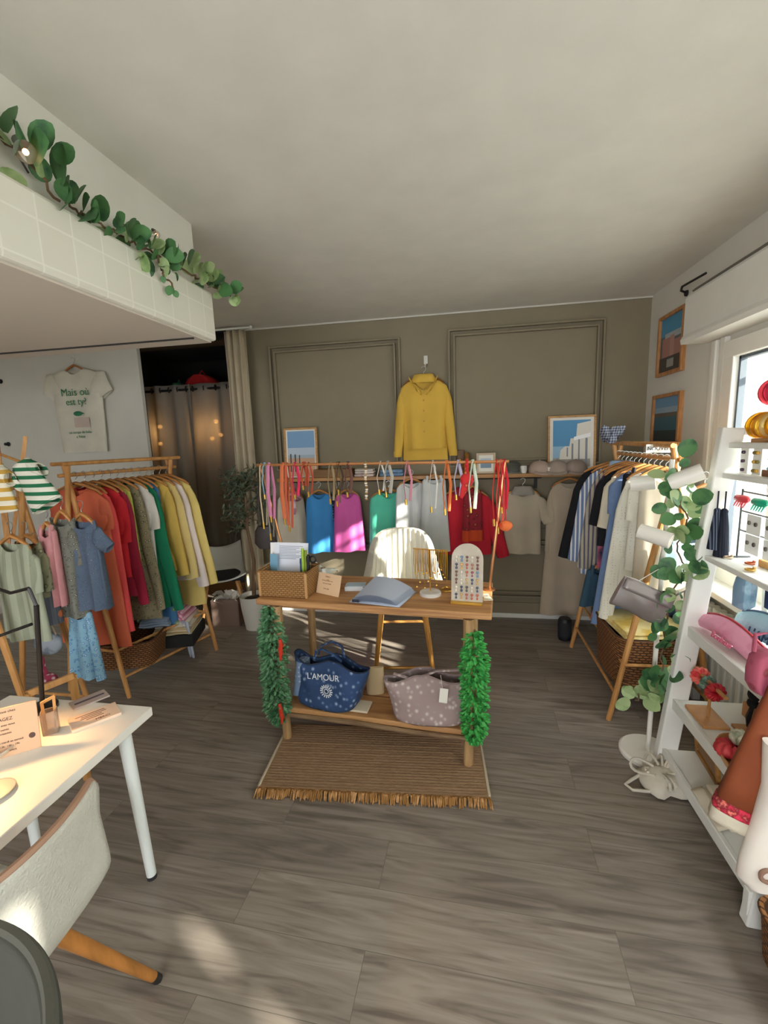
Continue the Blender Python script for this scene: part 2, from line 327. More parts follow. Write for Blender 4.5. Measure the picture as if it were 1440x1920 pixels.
# slots given as (y0, y1, lowest z, highest z): y where the sunbeam crosses the window plane, z on the screen wall
slots = [(-.67, -.56, 1.9, 2.58), (-.115, -.05, 1.66, 1.745), (-.115, -.05, 1.80, 1.905), (1.47, 1.60, 0, 3.1), (1.88, 2.10, 0, 3.1), (2.13, 2.32, 0, 2.92), (2.345, 2.46, 0, 2.92), (2.5, 2.74, 0, 2.92)]
XW = 3.2; sh = (XW-WX)*SUN.y/SUN.x
fac = MB(); ys = -4.0; k_ = 0
for a0, a1, q0, q1 in slots+[(6.0, 6.0, 0, 0)]:
    if a0 > ys: fac.box((XW+.03, (ys+a0)/2+sh, 1.4), (.06, a0-ys, 3.4))
    if a1 > a0 and q1 < 3:
        if q1 < 3 and q0 == 0: fac.box((XW+.03, (a0+a1)/2+sh, (q1+3.1)/2), (.06, a1-a0, 3.1-q1))
        elif a0 == slots[k_-1][0]: fac.box((XW+.03, (a0+a1)/2+sh, (slots[k_-1][3]+q0)/2), (.06, a1-a0, q0-slots[k_-1][3]))
        else: fac.box((XW+.03, (a0+a1)/2+sh, (q0-.3)/2), (.06, a1-a0, q0+.3))
        if k_ != 1 and q0 > 0: fac.box((XW+.03, (a0+a1)/2+sh, (q1+3.1)/2), (.06, a1-a0, 3.1-q1))
    ys = max(ys, a1); k_ += 1
struct('added_sun_screen', fac, mat('e8ece8', .9), smooth=0)  # added slotted screen, lets only chosen sunbeams reach the room
rl = MB()
for i in range(26): rl.box((WX+.32, WY0+.1+i*.14, 1.42), (.012, .012, 1.3))
for z in (.86, 1.98): rl.box((WX+.32, (WY0+WY1)/2, z), (.02, WY1-WY0+.2, .03))
o = tag(obj('window_grille', rl, mat('c9d0d2', .5), smooth=0), 'pale metal bars outside the bright window', 'window bars')
# ---------------------------------------------------------------- garments and hangers
def ell(c, hw, hd, n, fold=0, k=3, ph=0, sq=.75, zf=None):
    r = []
    for i in range(n):
        a = 2*pi*i/n; ca, sa = cos(a), sin(a)
        x = hw*math.copysign(abs(ca)**sq, ca); y = hd*math.copysign(abs(sa)**sq, sa)
        y += fold*sin(k*x/max(hw, .01)*pi*.5+ph)+fold*.5*sin(k*1.7*x/max(hw, .01)*pi*.5+ph*2)
        r.append(V((c[0]+x, c[1]+y, c[2]+(zf(x) if zf else 0))))
    return r
def garment(name, label, cat, mt, loc, rz=0, hw=.2, hem=.22, ln=.62, sl=None, slw=.075, neck=.075, th=.03, fold=.012, k=3, seed=0, group=None, spread=.06, waist=None, straps=False, trim=None, collar=None, slmat=None, drop=.05, buttons=None, hemcut=0, scoop=.05):
    """A garment on its hanger: origin at the hanger hook's contact, hanging down local -z, facing local -y."""
    rnd = random.Random(seed); ph = rnd.uniform(0, 6)
    r = thing(name, label, cat, loc, rz, group)
    zn = -.085; b = MB(); n = 36; rings = []
    top = neck if not straps else hw*.72
    sd = drop if not straps else .012
    rows = 22
    for i in range(rows+1):
        t = i/rows; z = zn-t*ln
        q = min(1, t/.16)
        w_ = top+(hw-top)*(q**.7) if t < .16 else hw+(hem-hw)*((t-.16)/.84)
        if waist and t >= .16: w_ += (waist-(hw+hem)/2)*sin(pi*(t-.16)/.84)
        zz = z
        if t < .16: zz = zn-sd*q-(t*ln-sd*q)*q*.2
        f_ = fold*(.15+.85*t)
        rg = ell((0, 0, zz), w_, th*(.55+.45*min(1, t*3)), n, f_, k, ph, zf=(lambda x, t=t: -hemcut*(x/hw)**2*t) if hemcut else None)
        if t < .3:                                  # scooped neckline, deeper in front
            for q in rg: q.z -= scoop*(1-t/.3)*max(0, 1-(q.x/(top*1.02))**2)*(1 if q.y < 0 else .35)
        rings.append(rg)
    b.loft(rings, cap=False)
    obj('body', b, mt, r, smooth=70)
    if straps:
        for s in (-1, 1):
            obj('strap', MB().tube([(s*hw*.55, 0, zn+.02), (s*hw*.6, -th*.4, zn-.01), (s*hw*.62, -th*.5, zn-.04)], .011, 6), mt, r)
    if sl:
        L = {'short': .2, 'half': .3, 'long': .54}.get(sl, sl)
        for s in (-1, 1):
            al = min(1.0, spread*2.6); d = V((s*sin(al), 0, -cos(al))); pp = V((s*cos(al), 0, sin(al)))
            st_ = V((s*(hw-.5*slw), 0, zn-sd-.012)); pts = []; rad = []; rings = []
            for i in range(11):
                t = i/10; c_ = st_+d*(L*t)+V((0, th*.25*sin(5*t+ph), -.03*t*t*L)); w_ = slw*(1-.30*t)*(.45 if i == 0 else .8 if t < .11 else 1); pts.append(c_); rad.append(w_)
                rings.append([c_+pp*(cos(2*pi*q/14)*w_*.8)+V((0, sin(2*pi*q/14)*(th*.75+.008*sin(9*t+q))*(.6 if i == 0 else 1), 0)) for q in range(14)])
            o = obj('sleeve', MB().loft(rings, cap=False), slmat or mt, r, smooth=70)
            if sl == 'long': obj('cuff', MB().loft([ell(pts[-1]+V((0, 0, .045)), rad[-1]*.84, th*.9, 14), ell(pts[-1]-V((0, 0, .004)), rad[-1]*.8, th*.86, 14)], cap=False), slmat or mt, o)
    if collar:
        cb = MB()
        for i, (zz, ww_) in enumerate(((zn+.035, neck*.8), (zn+.028, neck*1.05), (zn-.015, neck*1.2), (zn-.03, neck*1.15))): rings = None
        cb.loft([ell((0, 0, zn+.04), neck*.75, th*.9, 24, .004), ell((0, -.004, zn+.036), neck*.95, th*1.2, 24, .006), ell((0, -.008, zn-.006), neck*1.2, th*1.35, 24, .006), ell((0, -.006, zn-.03), neck*1.28, th*1.25, 24)], cap=False)
        obj('collar', cb, collar, r, smooth=70)
    if buttons:
        for i in range(buttons[1]):
            obj('button', MB().lathe([(.007, 0), (.007, .003), (.002, .004)], 10, (.0, -th-.012, zn-.09-i*buttons[2]), (0, -1, 0)), buttons[0], r)
    if trim:                                        # coloured band round the hem
        obj('hem_band', MB().loft([ell((0, 0, zn-ln+trim[1]), hem*1.01, th*1.08, n, fold, k, ph), ell((0, 0, zn-ln-.002), hem*1.012, th*1.08, n, fold, k, ph)], cap=False), trim[0], r, smooth=70)
    return r
def hanger(label, loc, rz=0, hw=.2, group=None, mt=None, rod=True):
    r = thing('clothes_hanger', label, 'hanger', loc, rz, group)
    p = [(-hw, 0, -.125), (-hw*.8, 0, -.098), (-hw*.35, 0, -.068), (0, 0, -.052), (hw*.35, 0, -.068), (hw*.8, 0, -.098), (hw, 0, -.125)]
    obj('shoulder_bar', MB().tube(p, [.008, .011, .013, .015, .013, .011, .008], 8, flat=.7), mt or hangw, r)
    a = [(0, 0, -.055), (0, 0, -.02)]+[(.016*sin(q), 0, .004-.016*cos(q)) for q in [pi*i/8-.0 for i in range(0, 10)]]
    obj('hook', MB().tube([(0, 0, -.055), (0, 0, -.03), (.014, 0, -.016), (.019, 0, 0), (.013, 0, .014), (0, 0, .019), (-.013, 0, .013), (-.017, 0, .004)], .0022, 6), steel, r)
    return r
def hung(name, short, cat, mt, loc, rz=0, on='', group=None, hgroup=None, hhw=None, **k):
    """A garment plus the hanger that carries it."""
    g = garment(name, short, cat, mt, loc, rz, group=group, **k)
    kind = cat
    hanger('wooden hanger inside the '+' '.join(short.split(' on ')[0].split(' hung ')[0].split()[:12]), loc, rz, hhw or k.get('hw', .2)*.9, hgroup)
    return g

# ---- clothes rack on the left: bamboo A-frames, rail, two lower rails
def a_frame_rack(name, label, n0, n1, f0, f1, topz, lowz, crossw=.09):
    """n0/n1: feet of the near frame (room side, wall side); f0/f1: feet of the far frame."""
    r = thing(name, label, 'clothes rack', ((n0[0]+n1[0]+f0[0]+f1[0])/4, (n0[1]+n1[1]+f0[1]+f1[1])/4, 0))
    c = r.location; L = lambda p: V(p)-c
    tops = []
    for a, b in ((n0, n1), (f0, f1)):
        a, b = V((a[0], a[1], 0)), V((b[0], b[1], 0)); mid = (a+b)/2; d = (b-a).normalized()
        for p, q in ((a, 1), (b, -1)):
            tp = mid+d*q*.03+V((0, 0, topz)); o = V((0, .012*q, 0))
            obj('leg', MB().tube([L(p+o), L(p.lerp(tp, .5)+o), L(tp+o)], [.014, .017, .015], 10), bamboo, r)
        tops.append((mid, d))
    (m0, d0), (m1, d1) = tops; ax = (m1-m0).normalized(); ov = ax*.05
    for q in (-1, 1):
        obj('top_rail', MB().tube([L(m0+d0*q*.045+V((0, 0, topz-.005))-ov), L(m1+d1*q*.045+V((0, 0, topz-.005))+ov)], .012, 10), bamboo, r)
    rod = (m0+V((0, 0, topz-.075)), m1+V((0, 0, topz-.075)))
    obj('hanging_rail', MB().tube([L(rod[0]-ov), L(rod[1]+ov)], .012, 10), bamboo, r)
    for z in lowz:
        for q in (0, 1):
            e = []
            for p, mm, dd in ((V((*((n0, n1)[q]), 0)), m0, d0), (V((*((f0, f1)[q]), 0)), m1, d1)):
                tp = mm+dd*(.03 if q == 0 else -.03)+V((0, 0, topz)); e.append(p.lerp(tp, z/topz))
            obj('lower_rail', MB().tube([L(e[0]), L(e[1])], .009, 8), bamboo, r)
    for (a, b, mm, dd) in ((n0, n1, m0, d0), (f0, f1, m1, d1)):
        z = lowz[-1]; e = [V((*p, 0)).lerp(mm+dd*s*.03+V((0, 0, topz)), z/topz) for p, s in ((a, 1), (b, -1))]
        obj('cross_rail', MB().tube([L(e[0]), L(e[1])], .009, 8), bamboo, r)
    return r, rod, ax
rackL, rodL, axL = a_frame_rack('clothes_rack', 'bamboo A-frame clothes rack full of coral to yellow clothes by the white wall', (-2.142, 2.341), (-2.62, 2.40), (-1.923, 3.033), (-2.42, 3.09), 1.53, (.14, .32))
GL, HL = 'clothes on the left bamboo rack', 'wooden hangers on the left bamboo rack'
def onrod(rod, t): return rod[0].lerp(rod[1], t)
floralk = cloth('8d8467', pat='floral', c2='c9bfa4', c3='5b5a41', sc=38)
florb = cloth('7fa0b4', pat='floral', c2='dfe8ea', c3='47708e', sc=42)
coral = cloth('d4694a'); brightcoral = cloth('ea5655')
rzL = -.06
it = [
 ('dress', 'long terracotta dress nearest the camera on the left bamboo rack', 'dress', coral, dict(hw=.2, hem=.26, ln=1.03, sl='short', fold=.02, th=.026, k=4)),
 ('dress', 'bright coral red long sleeved dress on the left bamboo rack', 'dress', brightcoral, dict(hw=.2, hem=.23, ln=.9, sl=.86, slw=.085, spread=.05)),
 ('blouse', 'scarlet short sleeved blouse on the left bamboo rack', 'blouse', cloth('c3202c'), dict(hw=.215, hem=.22, ln=.6, sl='half', slw=.1, spread=.08)),
 ('shirt', 'dark raspberry long sleeved shirt on the left bamboo rack', 'shirt', cloth('9a1c38'), dict(hw=.21, hem=.22, ln=.74, sl=.72, slw=.085, spread=.07)),
 ('blouse', 'lime and white blouse between the raspberry shirt and the khaki dress', 'blouse', cloth('c2c25a', pat='floral', c2='ecebd8', sc=30), dict(hw=.18, hem=.2, ln=.55)),
 ('dress', 'khaki floral midi dress on the left bamboo rack', 'dress', floralk, dict(hw=.205, hem=.26, ln=.95, sl=.8, slw=.07, spread=.07)),
 ('top', 'white and green raglan sleeved top on the left bamboo rack', 'top', cloth('dcd8cf'), dict(hw=.225, hem=.22, ln=.6, sl=.26, slw=.1, spread=.13)),
 ('dress', 'emerald green long sleeved dress on the left bamboo rack', 'dress', cloth('0f7a55'), dict(hw=.22, hem=.25, ln=.9, sl=.84, slw=.085, spread=.1)),
 ('dress', 'blue and green printed maxi dress on the left rack', 'dress', cloth('3f74a3', pat='floral', c2='d8dccb', c3='6d8a4a', sc=16), dict(hw=.2, hem=.25, ln=1.05, fold=.02)),
 ('blouse', 'mustard blouse behind the green dress', 'blouse', cloth('cfae55'), dict(hw=.235, hem=.25, ln=.66, sl=.62, slw=.11, spread=.09)),
 ('shirt', 'straw yellow oversized shirt on the left bamboo rack', 'shirt', cloth('d8c27c'), dict(hw=.25, hem=.26, ln=.72, sl=.66, slw=.12, spread=.1)),
 ('shirt', 'pale pinkish white long shirt between the yellow shirts', 'shirt', cloth('e2d5cc'), dict(hw=.25, hem=.26, ln=.76, sl=.74, slw=.1, spread=.12)),
 ('dress', 'pale butter yellow shirt dress at the far end of the left rack', 'dress', cloth('dcc676'), dict(hw=.26, hem=.27, ln=.98, sl=.74, slw=.13, spread=.13, fold=.02)),
]
for i, (nm, lb, ct, mt_, k) in enumerate(it):
    p = onrod(rodL, .06+i*.074)
    q_ = (1, .9, .9, .87, .9, .82, .8, .8, .8, .76, .76, .76, .8)[i]; k['hw'] *= q_; k['hem'] *= q_
    if 'spread' in k: k['spread'] *= .55
    if 'slw' in k: k['slw'] *= .85
    hung(nm, lb, ct, mt_, p, rzL+random.Random(i).uniform(-.05, .05), group=GL, hgroup=HL, seed=i, **k)
# lower shelf of that rack: wicker basket, black box, folded blankets
def slab_between(rack_nm):
    pass
wick = mat('b98548', .75, pat='weave', c2='9c6b35', sc=42)
wickd = mat('b07a48', .75, pat='weave', c2='94602f', sc=11, c3='54361c')
def basket(label, loc, rz, wx, wy, h, mt_, flare=1.08, group=None, th=.012):
    r = thing('basket', label, 'basket', loc, rz, group); b = MB(); N = 40
    def ring(q, z):
        o = []
        for i in range(N):
            a = 2*pi*i/N; o.append(V((q*wx/2*math.copysign(abs(cos(a))**.35, cos(a)), q*wy/2*math.copysign(abs(sin(a))**.35, sin(a)), z)))
        return o
    qi = 1-2*th/min(wx, wy)
    b.loft([ring(1, 0), ring(1+(flare-1)*.5, h*.5), ring(flare, h), ring(flare*qi, h), ring(qi, .02)])
    obj('body', b, mt_, r, smooth=50)
    obj('rim', MB().tube([p for p in ring(flare*.995, h)]+[ring(flare*.995, h)[0]], .009, 6, cap=False), mt_, r)
    return r
basket('low brown wicker basket on the bottom shelf of the left bamboo rack', (-2.27, 2.62, .155), .3, .34, .40, .17, wickd)
b = MB(); b.box((0, 0, .045), (.3, .34, .09)); r = thing('storage_box', 'black fabric box under folded cloths on the left rack', 'box', (-2.13, 2.90, .155), .3)
obj('body', b, mat('1d1e1e', .9), r, bevel=.01)
def folded(label, loc, rz, sx, sy, h, mt_, group=None, nm='folded_cloth', n=3):
    r = thing(nm, label, 'folded clothes', loc, rz, group); b = MB()
    for i in range(n):
        z = h*(i+.5)/n; q = 1-.04*((i*7) % 3)
        b.loft([[V((x*sx/2*q, y*sy/2*q*(1-.03*abs(x)), z+dz*h/n*.46+.004*sin(x*4+i))) for (y, dz) in ((-1, 0), (-.93, 1), (.93, 1), (1, 0), (.93, -1), (-.93, -1))] for x in (-1, -.96, -.6, -.2, .2, .6, .96, 1)])
    obj('folds', b, mt_, r, smooth=60); return r
gb = 'folded cloths on the left rack'
folded('cream folded knit directly on the black box', (-2.13, 2.90, .245), .3, .27, .32, .05, cloth('dccfae', pat='stripe_z', c2='c9b48a', sc=40), gb)
folded('white folded cloth above the cream knit on the left rack', (-2.13, 2.91, .295), .33, .25, .30, .04, cloth('e6e0d2'), gb)
folded('pink and white folded scarf topping the pile on the left rack', (-2.15, 2.91, .335), .2, .22, .26, .07, cloth('cf7f9a', pat='stripe_d', c2='e8c2cc', sc=30), gb)
folded('grey blue folded jeans beside the basket on the left rack', (-2.2, 2.78, .335), .35, .2, .22, .05, cloth('8f9fb4'), gb)
r = thing('scarf', 'pale blue scarf end dangling below the bottom shelf of the left rack', 'scarf', (-2.0, 2.80, .34))
obj('tail', MB().grid(lambda u, v: V(((u-.5)*.06*(1-.3*v)+.03*v, .01*sin(6*u), -.28*v)), 4, 8), cloth('aeb6c6'), r, solid=.004)

# ---- second rack at far left with dresses and tops
rack2, rod2, ax2 = a_frame_rack('clothes_rack', 'bamboo clothes rack at the far left holding the printed summer sets', (-2.12, 1.72), (-2.60, 1.72), (-2.22, 2.13), (-2.70, 2.13), 1.42, (.14,))
G2, H2 = 'clothes on the far left rack', 'wooden hangers on the far left rack'
def p2(px, py, Y): return ony(px, py, Y)
def hang2(nm, lb, ct, mt_, px, py, Y, **k):
    p = p2(px, py, Y); p.z += .0
    hung(nm, lb, ct, mt_, p, .0, group=G2, hgroup=H2, **k)
hang2('dress', 'sage green and white striped dress at the far left edge', 'dress', cloth('8f957f', pat='stripe_x', c2='a3a993', sc=20), 18, 985, 1.86, hw=.11, hem=.15, ln=.52, sl='short', seed=31, fold=.02)
hang2('blouse', 'khaki leaf print blouse beside the sage dress', 'blouse', cloth('87876a', pat='floral', c2='b4b494', c3='5c5c44', sc=30), 46, 985, 1.93, hw=.085, hem=.09, ln=.3, sl='short', slw=.05, seed=32)
hang2('trousers', 'slate grey striped trousers between the khaki blouse and the pink top', 'trousers', cloth('6c7280', pat='stripe_x', c2='585c68', sc=40), 64, 1005, 1.95, hw=.06, hem=.07, ln=.4, straps=True, seed=33)
hang2('top', 'dusty pink tie top with long tails on the far left rack', 'top', cloth('c58a8c', bump=.4), 84, 962, 1.98, hw=.052, hem=.055, ln=.42, straps=True, seed=34, fold=.015, k=5)
hang2('dress', 'grey and cream floral dress between the pink top and the blue set', 'dress', cloth('75766c', pat='floral', c2='c9c8ba', c3='46473f', sc=55), 112, 940, 2.03, hw=.062, hem=.065, ln=.56, sl='short', slw=.05, seed=35, fold=.015)
hang2('blouse', 'ruffled slate blue blouse on the near end of the far left rack', 'blouse', cloth('566579', pat='floral', c2='7b8aa0', c3='495669', sc=60, bump=.5), 150, 945, 2.05, hw=.085, hem=.1, ln=.5, sl=.13, slw=.07, spread=.3, seed=36, fold=.02, k=5)
hang2('skirt', 'pale blue bandana print skirt hanging beneath the slate blue blouse', 'skirt', cloth('86b0c6', pat='floral', c2='dcebee', c3='3f7cae', sc=48), 146, 1118, 2.05, hw=.075, hem=.11, ln=.4, straps=True, seed=37, fold=.02, k=5)
# tops pegged up above
pg = lambda c, lb: None
def cropped(nm, lb, mt_, p, d, L, r0_, r1_):
    r = thing(nm, lb, 'top', p, 0); d = V(d).normalized(); rings = []
    x = d.cross(V((0, 1, 0))).normalized(); y = x.cross(d)
    for i in range(15):
        t = i/14; w_ = r0_+(r1_-r0_)*t
        rings.append([d*L*t+x*cos(a)*w_*(1+.06*sin(9*t+a*2))+y*sin(a)*w_*.45 for a in [2*pi*k/24 for k in range(24)]])
    bd = MB().loft(rings, cap=False); o = obj('body', bd, mt_, r, smooth=70, solid=.004)
    obj('neck_band', MB().tube(rings[-1]+[rings[-1][0]], .006, 6, cap=False), mt_, o)
    for s in (-1, 1):
        q = d*L*.2+x*s*r0_*.9
        obj('sleeve', MB().loft([[q+(x*s*.6+d*.6)*t*L*.25+y*sin(a)*.03+d*cos(a)*.04*(1-.2*t) for a in [2*pi*k/14 for k in range(14)]] for t in (0, .5, 1)], cap=False), mt_, r, smooth=70, solid=.004)
    return r
def local_stripe(c, c2, sc): return cloth(c, pat='stripe_d', c2=c2, sc=sc, stretch=(.55, 1, 1))
cropped('striped_top', 'green and white striped knit top pegged on the far left rack', cloth('1f6b47', pat='stripe_z', c2='dedccd', sc=26, w_=.45), ony(40, 868, 1.8), (.45, 0, -.85), .23, .05, .085)
cropped('striped_top', 'mustard and white striped knit top cut by the left edge', cloth('c39a42', pat='stripe_z', c2='e4decb', sc=24, w_=.45), ony(-14, 872, 1.75), (.1, 0, -1), .22, .05, .07)
r = thing('wall_rack', 'wooden ladder rail leaning on the white wall at the far left', 'display ladder', tuple(ony(48, 818, 2.3)))
c0 = V(r.location)
obj('side_rail', MB().bar((0, 0, 0), ony(24, 1010, 2.2)-c0, .028, .02), bamboo, r)
obj('side_rail', MB().bar(ony(-8, 818, 2.3)-c0, ony(24, 1100, 2.1)-c0, .028, .02), bamboo, r)
obj('rung', MB().tube([ony(44, 868, 2.29)-c0, ony(-4, 850, 2.29)-c0], .009), bamboo, r)
# bags and odds under that rack
r = thing('handbag', 'grey blue round fabric bag under the far left rack', 'bag', tuple(ony(90, 1205, 1.95)))
obj('body', MB().ball((0, 0, 0), .085, 18, (1, .5, .8)), cloth('6b7480', pat='noise', c2='8d949c', sc=20), r)
obj('handle', MB().tube([(-.06, 0, .05), (-.03, 0, .12), (.03, 0, .12), (.06, 0, .05)], .005), cloth('b5a489'), r)
r = thing('handbag', 'rust brown pouch above the grey blue bag at far left', 'bag', tuple(ony(102, 1150, 1.97)))
obj('body', MB().ball((0, 0, 0), .05, 14, (1, .6, .8)), cloth('a8603c'), r); obj('strap', MB().tube([(-.03, 0, .03), (0, 0, .1), (.03, 0, .03)], .004), cloth('a8603c'), r)
r = thing('scarf', 'maroon and white scarf bundled behind the white desk', 'scarf', tuple(ony(92, 1275, 1.7)))
obj('bundle', MB().ball((0, 0, 0), .045, 14, (1, .7, .8)), cloth('8a2c45', pat='floral', c2='e6d2d2', c3='8a2c45', sc=30), r); obj('tail', MB().tube([(-.01, 0, .02), (-.02, 0, .07), (-.015, 0, .12)], [.015, .012, .008], 8, flat=.5), cloth('8a2c45', pat='floral', c2='e6d2d2', c3='8a2c45', sc=30), r)

# ---- right-hand bamboo rack
rackR, rodR, axR = a_frame_rack('clothes_rack', 'bamboo A-frame clothes rack of blue and white clothes beside the window', (.81, 2.454), (1.33, 2.47), (.816, 3.348), (1.33, 3.36), 1.53, (.16, .34))
GR, HR = 'clothes on the right bamboo rack', 'wooden hangers on the right bamboo rack'
bstr = cloth('6f84a8', pat='stripe_x', c2='e4e6e8', sc=40, w_=.62)
gstr = cloth('b3aa98', pat='stripe_x', c2='5c5f6c', sc=38, w_=.6)
lace = cloth('e2e0d2', pat='spots', c2='e6e4d8', c3='a8a294', sc=60)
it = [
 ('jacket', 'black jacket at the far end of the right bamboo rack', 'jacket', cloth('101217'), dict(hw=.24, hem=.25, ln=.62, sl=.6, slw=.1, spread=.14)),
 ('shirt', 'blue and white striped long shirt on the right bamboo rack', 'shirt', bstr, dict(hw=.22, hem=.25, ln=.76, sl=.6, slw=.12, spread=.12, collar=cloth('9db8d8'))),
 ('shirt', 'beige shirt with dark stripes behind the black knit', 'shirt', gstr, dict(hw=.2, hem=.23, ln=.8, sl=.62, slw=.1, spread=.1)),
 ('top', 'navy knit with pink patch on the right bamboo rack', 'top', cloth('26344f', pat='noise', c2='c2607a', sc=7), dict(hw=.2, hem=.2, ln=.66, sl='half', spread=.1)),
 ('top', 'black short sleeved knit on the right bamboo rack', 'top', cloth('0f1016'), dict(hw=.21, hem=.22, ln=.5, sl='half', spread=.14)),
 ('top', 'cream short sleeved top on the right bamboo rack', 'top', cloth('d6cdb6'), dict(hw=.19, hem=.2, ln=.46, sl='half', slw=.1, spread=.14)),
 ('dress', 'long denim blue dress on the right bamboo rack', 'dress', cloth('6d86ad'), dict(hw=.19, hem=.30, ln=.98, fold=.02, sl='short', spread=.08)),
 ('top', 'navy strap top beside the white lace shirt', 'top', cloth('12151d'), dict(hw=.17, hem=.2, ln=.5, straps=True)),
 ('shirt', 'white lace sleeved shirt near the front of the right rack', 'shirt', cloth('e4e3d8'), dict(hw=.19, hem=.21, ln=.78, sl=.8, slw=.085, spread=.08, slmat=lace)),
 ('blouse', 'cream eyelet blouse at the front of the right rack', 'blouse', lace, dict(hw=.16, hem=.19, ln=.55, sl='short')),
 ('shirt', 'beige linen shirt at the near end of the right rack', 'shirt', cloth('cdc4b0'), dict(hw=.15, hem=.17, ln=.72)),
]
for i, (nm, lb, ct, mt_, k) in enumerate(it):
    p = onrod(rodR, .97-i*.083)
    q_ = (1, .95, .92, .9, .9, .85, .85, .8, .8, .8, .8)[i]; k['hw'] *= q_; k['hem'] *= q_
    if 'spread' in k: k['spread'] *= .6
    if 'slw' in k: k['slw'] *= .85
    hung(nm, lb, ct, mt_, p, random.Random(i+90).uniform(-.08, .08), group=GR, hgroup=HR, seed=i+50, **k)
hung('blouse', 'white blouse with navy speckles hung on the window side of the right rack', 'blouse', cloth('e6e4e2', pat='spots', c2='eceae8', c3='3c4258', sc=45), V((1.27, 2.6, 1.36)), .1, seed=71, hw=.12, hem=.13, ln=.3, group=GR, hgroup=HR)
hung('shorts', 'light blue denim shorts hung low on the window side of the right rack', 'shorts', cloth('a9cbd8'), V((1.12, 2.42, 1.16)), .1, seed=72, hw=.11, hem=.13, ln=.2, straps=True, group=GR, hgroup=HR)
# cap and cloth on top of the rack, tag sign, basket and throw below
r = thing('scarf', 'navy gingham scarf knotted over the far top of the right rack', 'scarf', (1.0, 3.25, 1.545))
b = MB()
for i in range(7):
    rnd = random.Random(i); b.leaf((rnd.uniform(-.04, .04), rnd.uniform(-.03, .03), 0), (rnd.uniform(-1, 1), -.3, rnd.uniform(.2, .9)), (0, 1, .2), .12, .07, .3)
obj('loops', b, cloth('3f4a66', pat='gingham', c2='b8bfce', sc=60), r, solid=.004); obj('knot', MB().ball((0, 0, .01), .035), cloth('3f4a66', pat='gingham', c2='b8bfce', sc=60), r)
r = thing('shelf_sign', 'small white sign with dark lettering on the top of the right rack', 'sign', (1.08, 2.62, 1.505))
obj('board', MB().box((0, 0, 0), (.2, .006, .045)), white, r, bevel=.001)
text('lettering', 'NOUVELLE CO', .028, mat('23262c'), r, frameM((0, -.0045, 0), (1, 0, 0), (0, 0, 1)))
basket('large brown wicker basket on the bottom shelf of the right rack', (1.06, 2.72, .17), .02, .40, .46, .3, wickd)
r = folded('yellow folded throw on top of the right wicker basket', (1.04, 2.68, .475), .1, .36, .40, .04, cloth('d3b04a', pat='noise', c2='e6d79a', sc=6), nm='folded_throw', n=2)
r = thing('scarf', 'crumpled red scarf on the far edge of the right basket', 'scarf', (.92, 2.92, .49))
obj('bundle', MB().ball((0, 0, .02), .06, 14, (1, .8, .55)), cloth('b8353a', pat='noise', c2='d8704a', sc=12), r); obj('tail', MB().grid(lambda u, v: V((-.05-.03*v+.015*sin(5*u), (u-.5)*.05, .02-.1*v)), 4, 6), cloth('b8353a', pat='noise', c2='d8704a', sc=12), r, solid=.005)
hung('skirt', 'dusky teal ruffled skirt hanging under the striped shirts on the right rack', 'skirt', cloth('2f4d60', bump=.5), V((.93, 3.1, .78)), 0, seed=75, hw=.1, hem=.14, ln=.26, straps=True, group=GR, hgroup=HR)
# long trousers hung on the back wall beyond the rack
hung('coat', 'long pale beige coat hung on the taupe wall behind the right rack', 'coat', cloth('b7a994'), V((.86, 3.78, 1.30)), 0, seed=80, hw=.15, hem=.21, ln=1.12, sl=.5, slw=.06, spread=.02)
obj('wall_hook', MB().tube([(.86, 3.92, 1.33), (.86, 3.80, 1.33), (.86, 3.775, 1.318)], .005), steel); tag(bpy.data.objects['wall_hook'], 'steel hook carrying the long beige coat', 'hook')
# ---------------------------------------------------------------- back wall: shelf, blouse, tops, frames
shelfwood = mat('b98a52', .45, pat='wood', c2='9a6e3c', sc=4, stretch=(.6, 8, 8))
r = thing('wall_shelf', 'long narrow wooden shelf on the taupe back wall', 'shelf', (-.33, BY, 1.28))
obj('board', MB().box((0, -.1, .0), (2.55, .2, .03)), shelfwood, r, bevel=.003)
for x in (-1.15, -.15, .95):
    obj('bracket', MB().box((x, -.09, -.022), (.025, .17, .012)).box((x, -.008, -.07), (.025, .014, .11)), black, r, bevel=.002)
ST = 1.296
def fframe(name, label, p, w_, h_, mt_f, rz=0, tilt=-.07, ft=.016, group=None, art=None):
    """A framed picture standing on its lower edge at p, facing local -y."""
    r = thing(name, label, 'picture', p, rz, group); R = MX.Rotation(tilt, 4, 'X')
    q = bpy.data.objects
    def put(o): o.matrix_local = R @ o.matrix_local; return o
    f = MB(); f.box((-w_/2+ft/2, 0, h_/2), (ft, .02, h_)).box((w_/2-ft/2, 0, h_/2), (ft, .02, h_)).box((0, 0, h_-ft/2), (w_-2*ft, .02, ft)).box((0, 0, ft/2), (w_-2*ft, .02, ft))
    put(obj('frame', f, mt_f, r, bevel=.002))
    put(obj('print', MB().box((0, .004, h_/2), (w_-2*ft, .004, h_-2*ft)), mat('e9e6dc', .7), r))
    a, b = w_/2-ft, h_-2*ft
    for k, (mt_, polys) in enumerate(art or []):
        m_ = MB()
        for pl in polys: m_.prism([(x*a, .0015-.0006*k, ft+(y*.5+.5)*b) for x, y in pl], (0, -1, 0), .0005)
        put(obj('print_area', m_, mt_, r, smooth=0))
    return r
oak = mat('c79a62', .5, pat='wood', c2='a87a44', sc=8, stretch=(2, 2, 8))
def rc(x0, y0, x1, y1): return [(x0, y0), (x1, y0), (x1, y1), (x0, y1)]
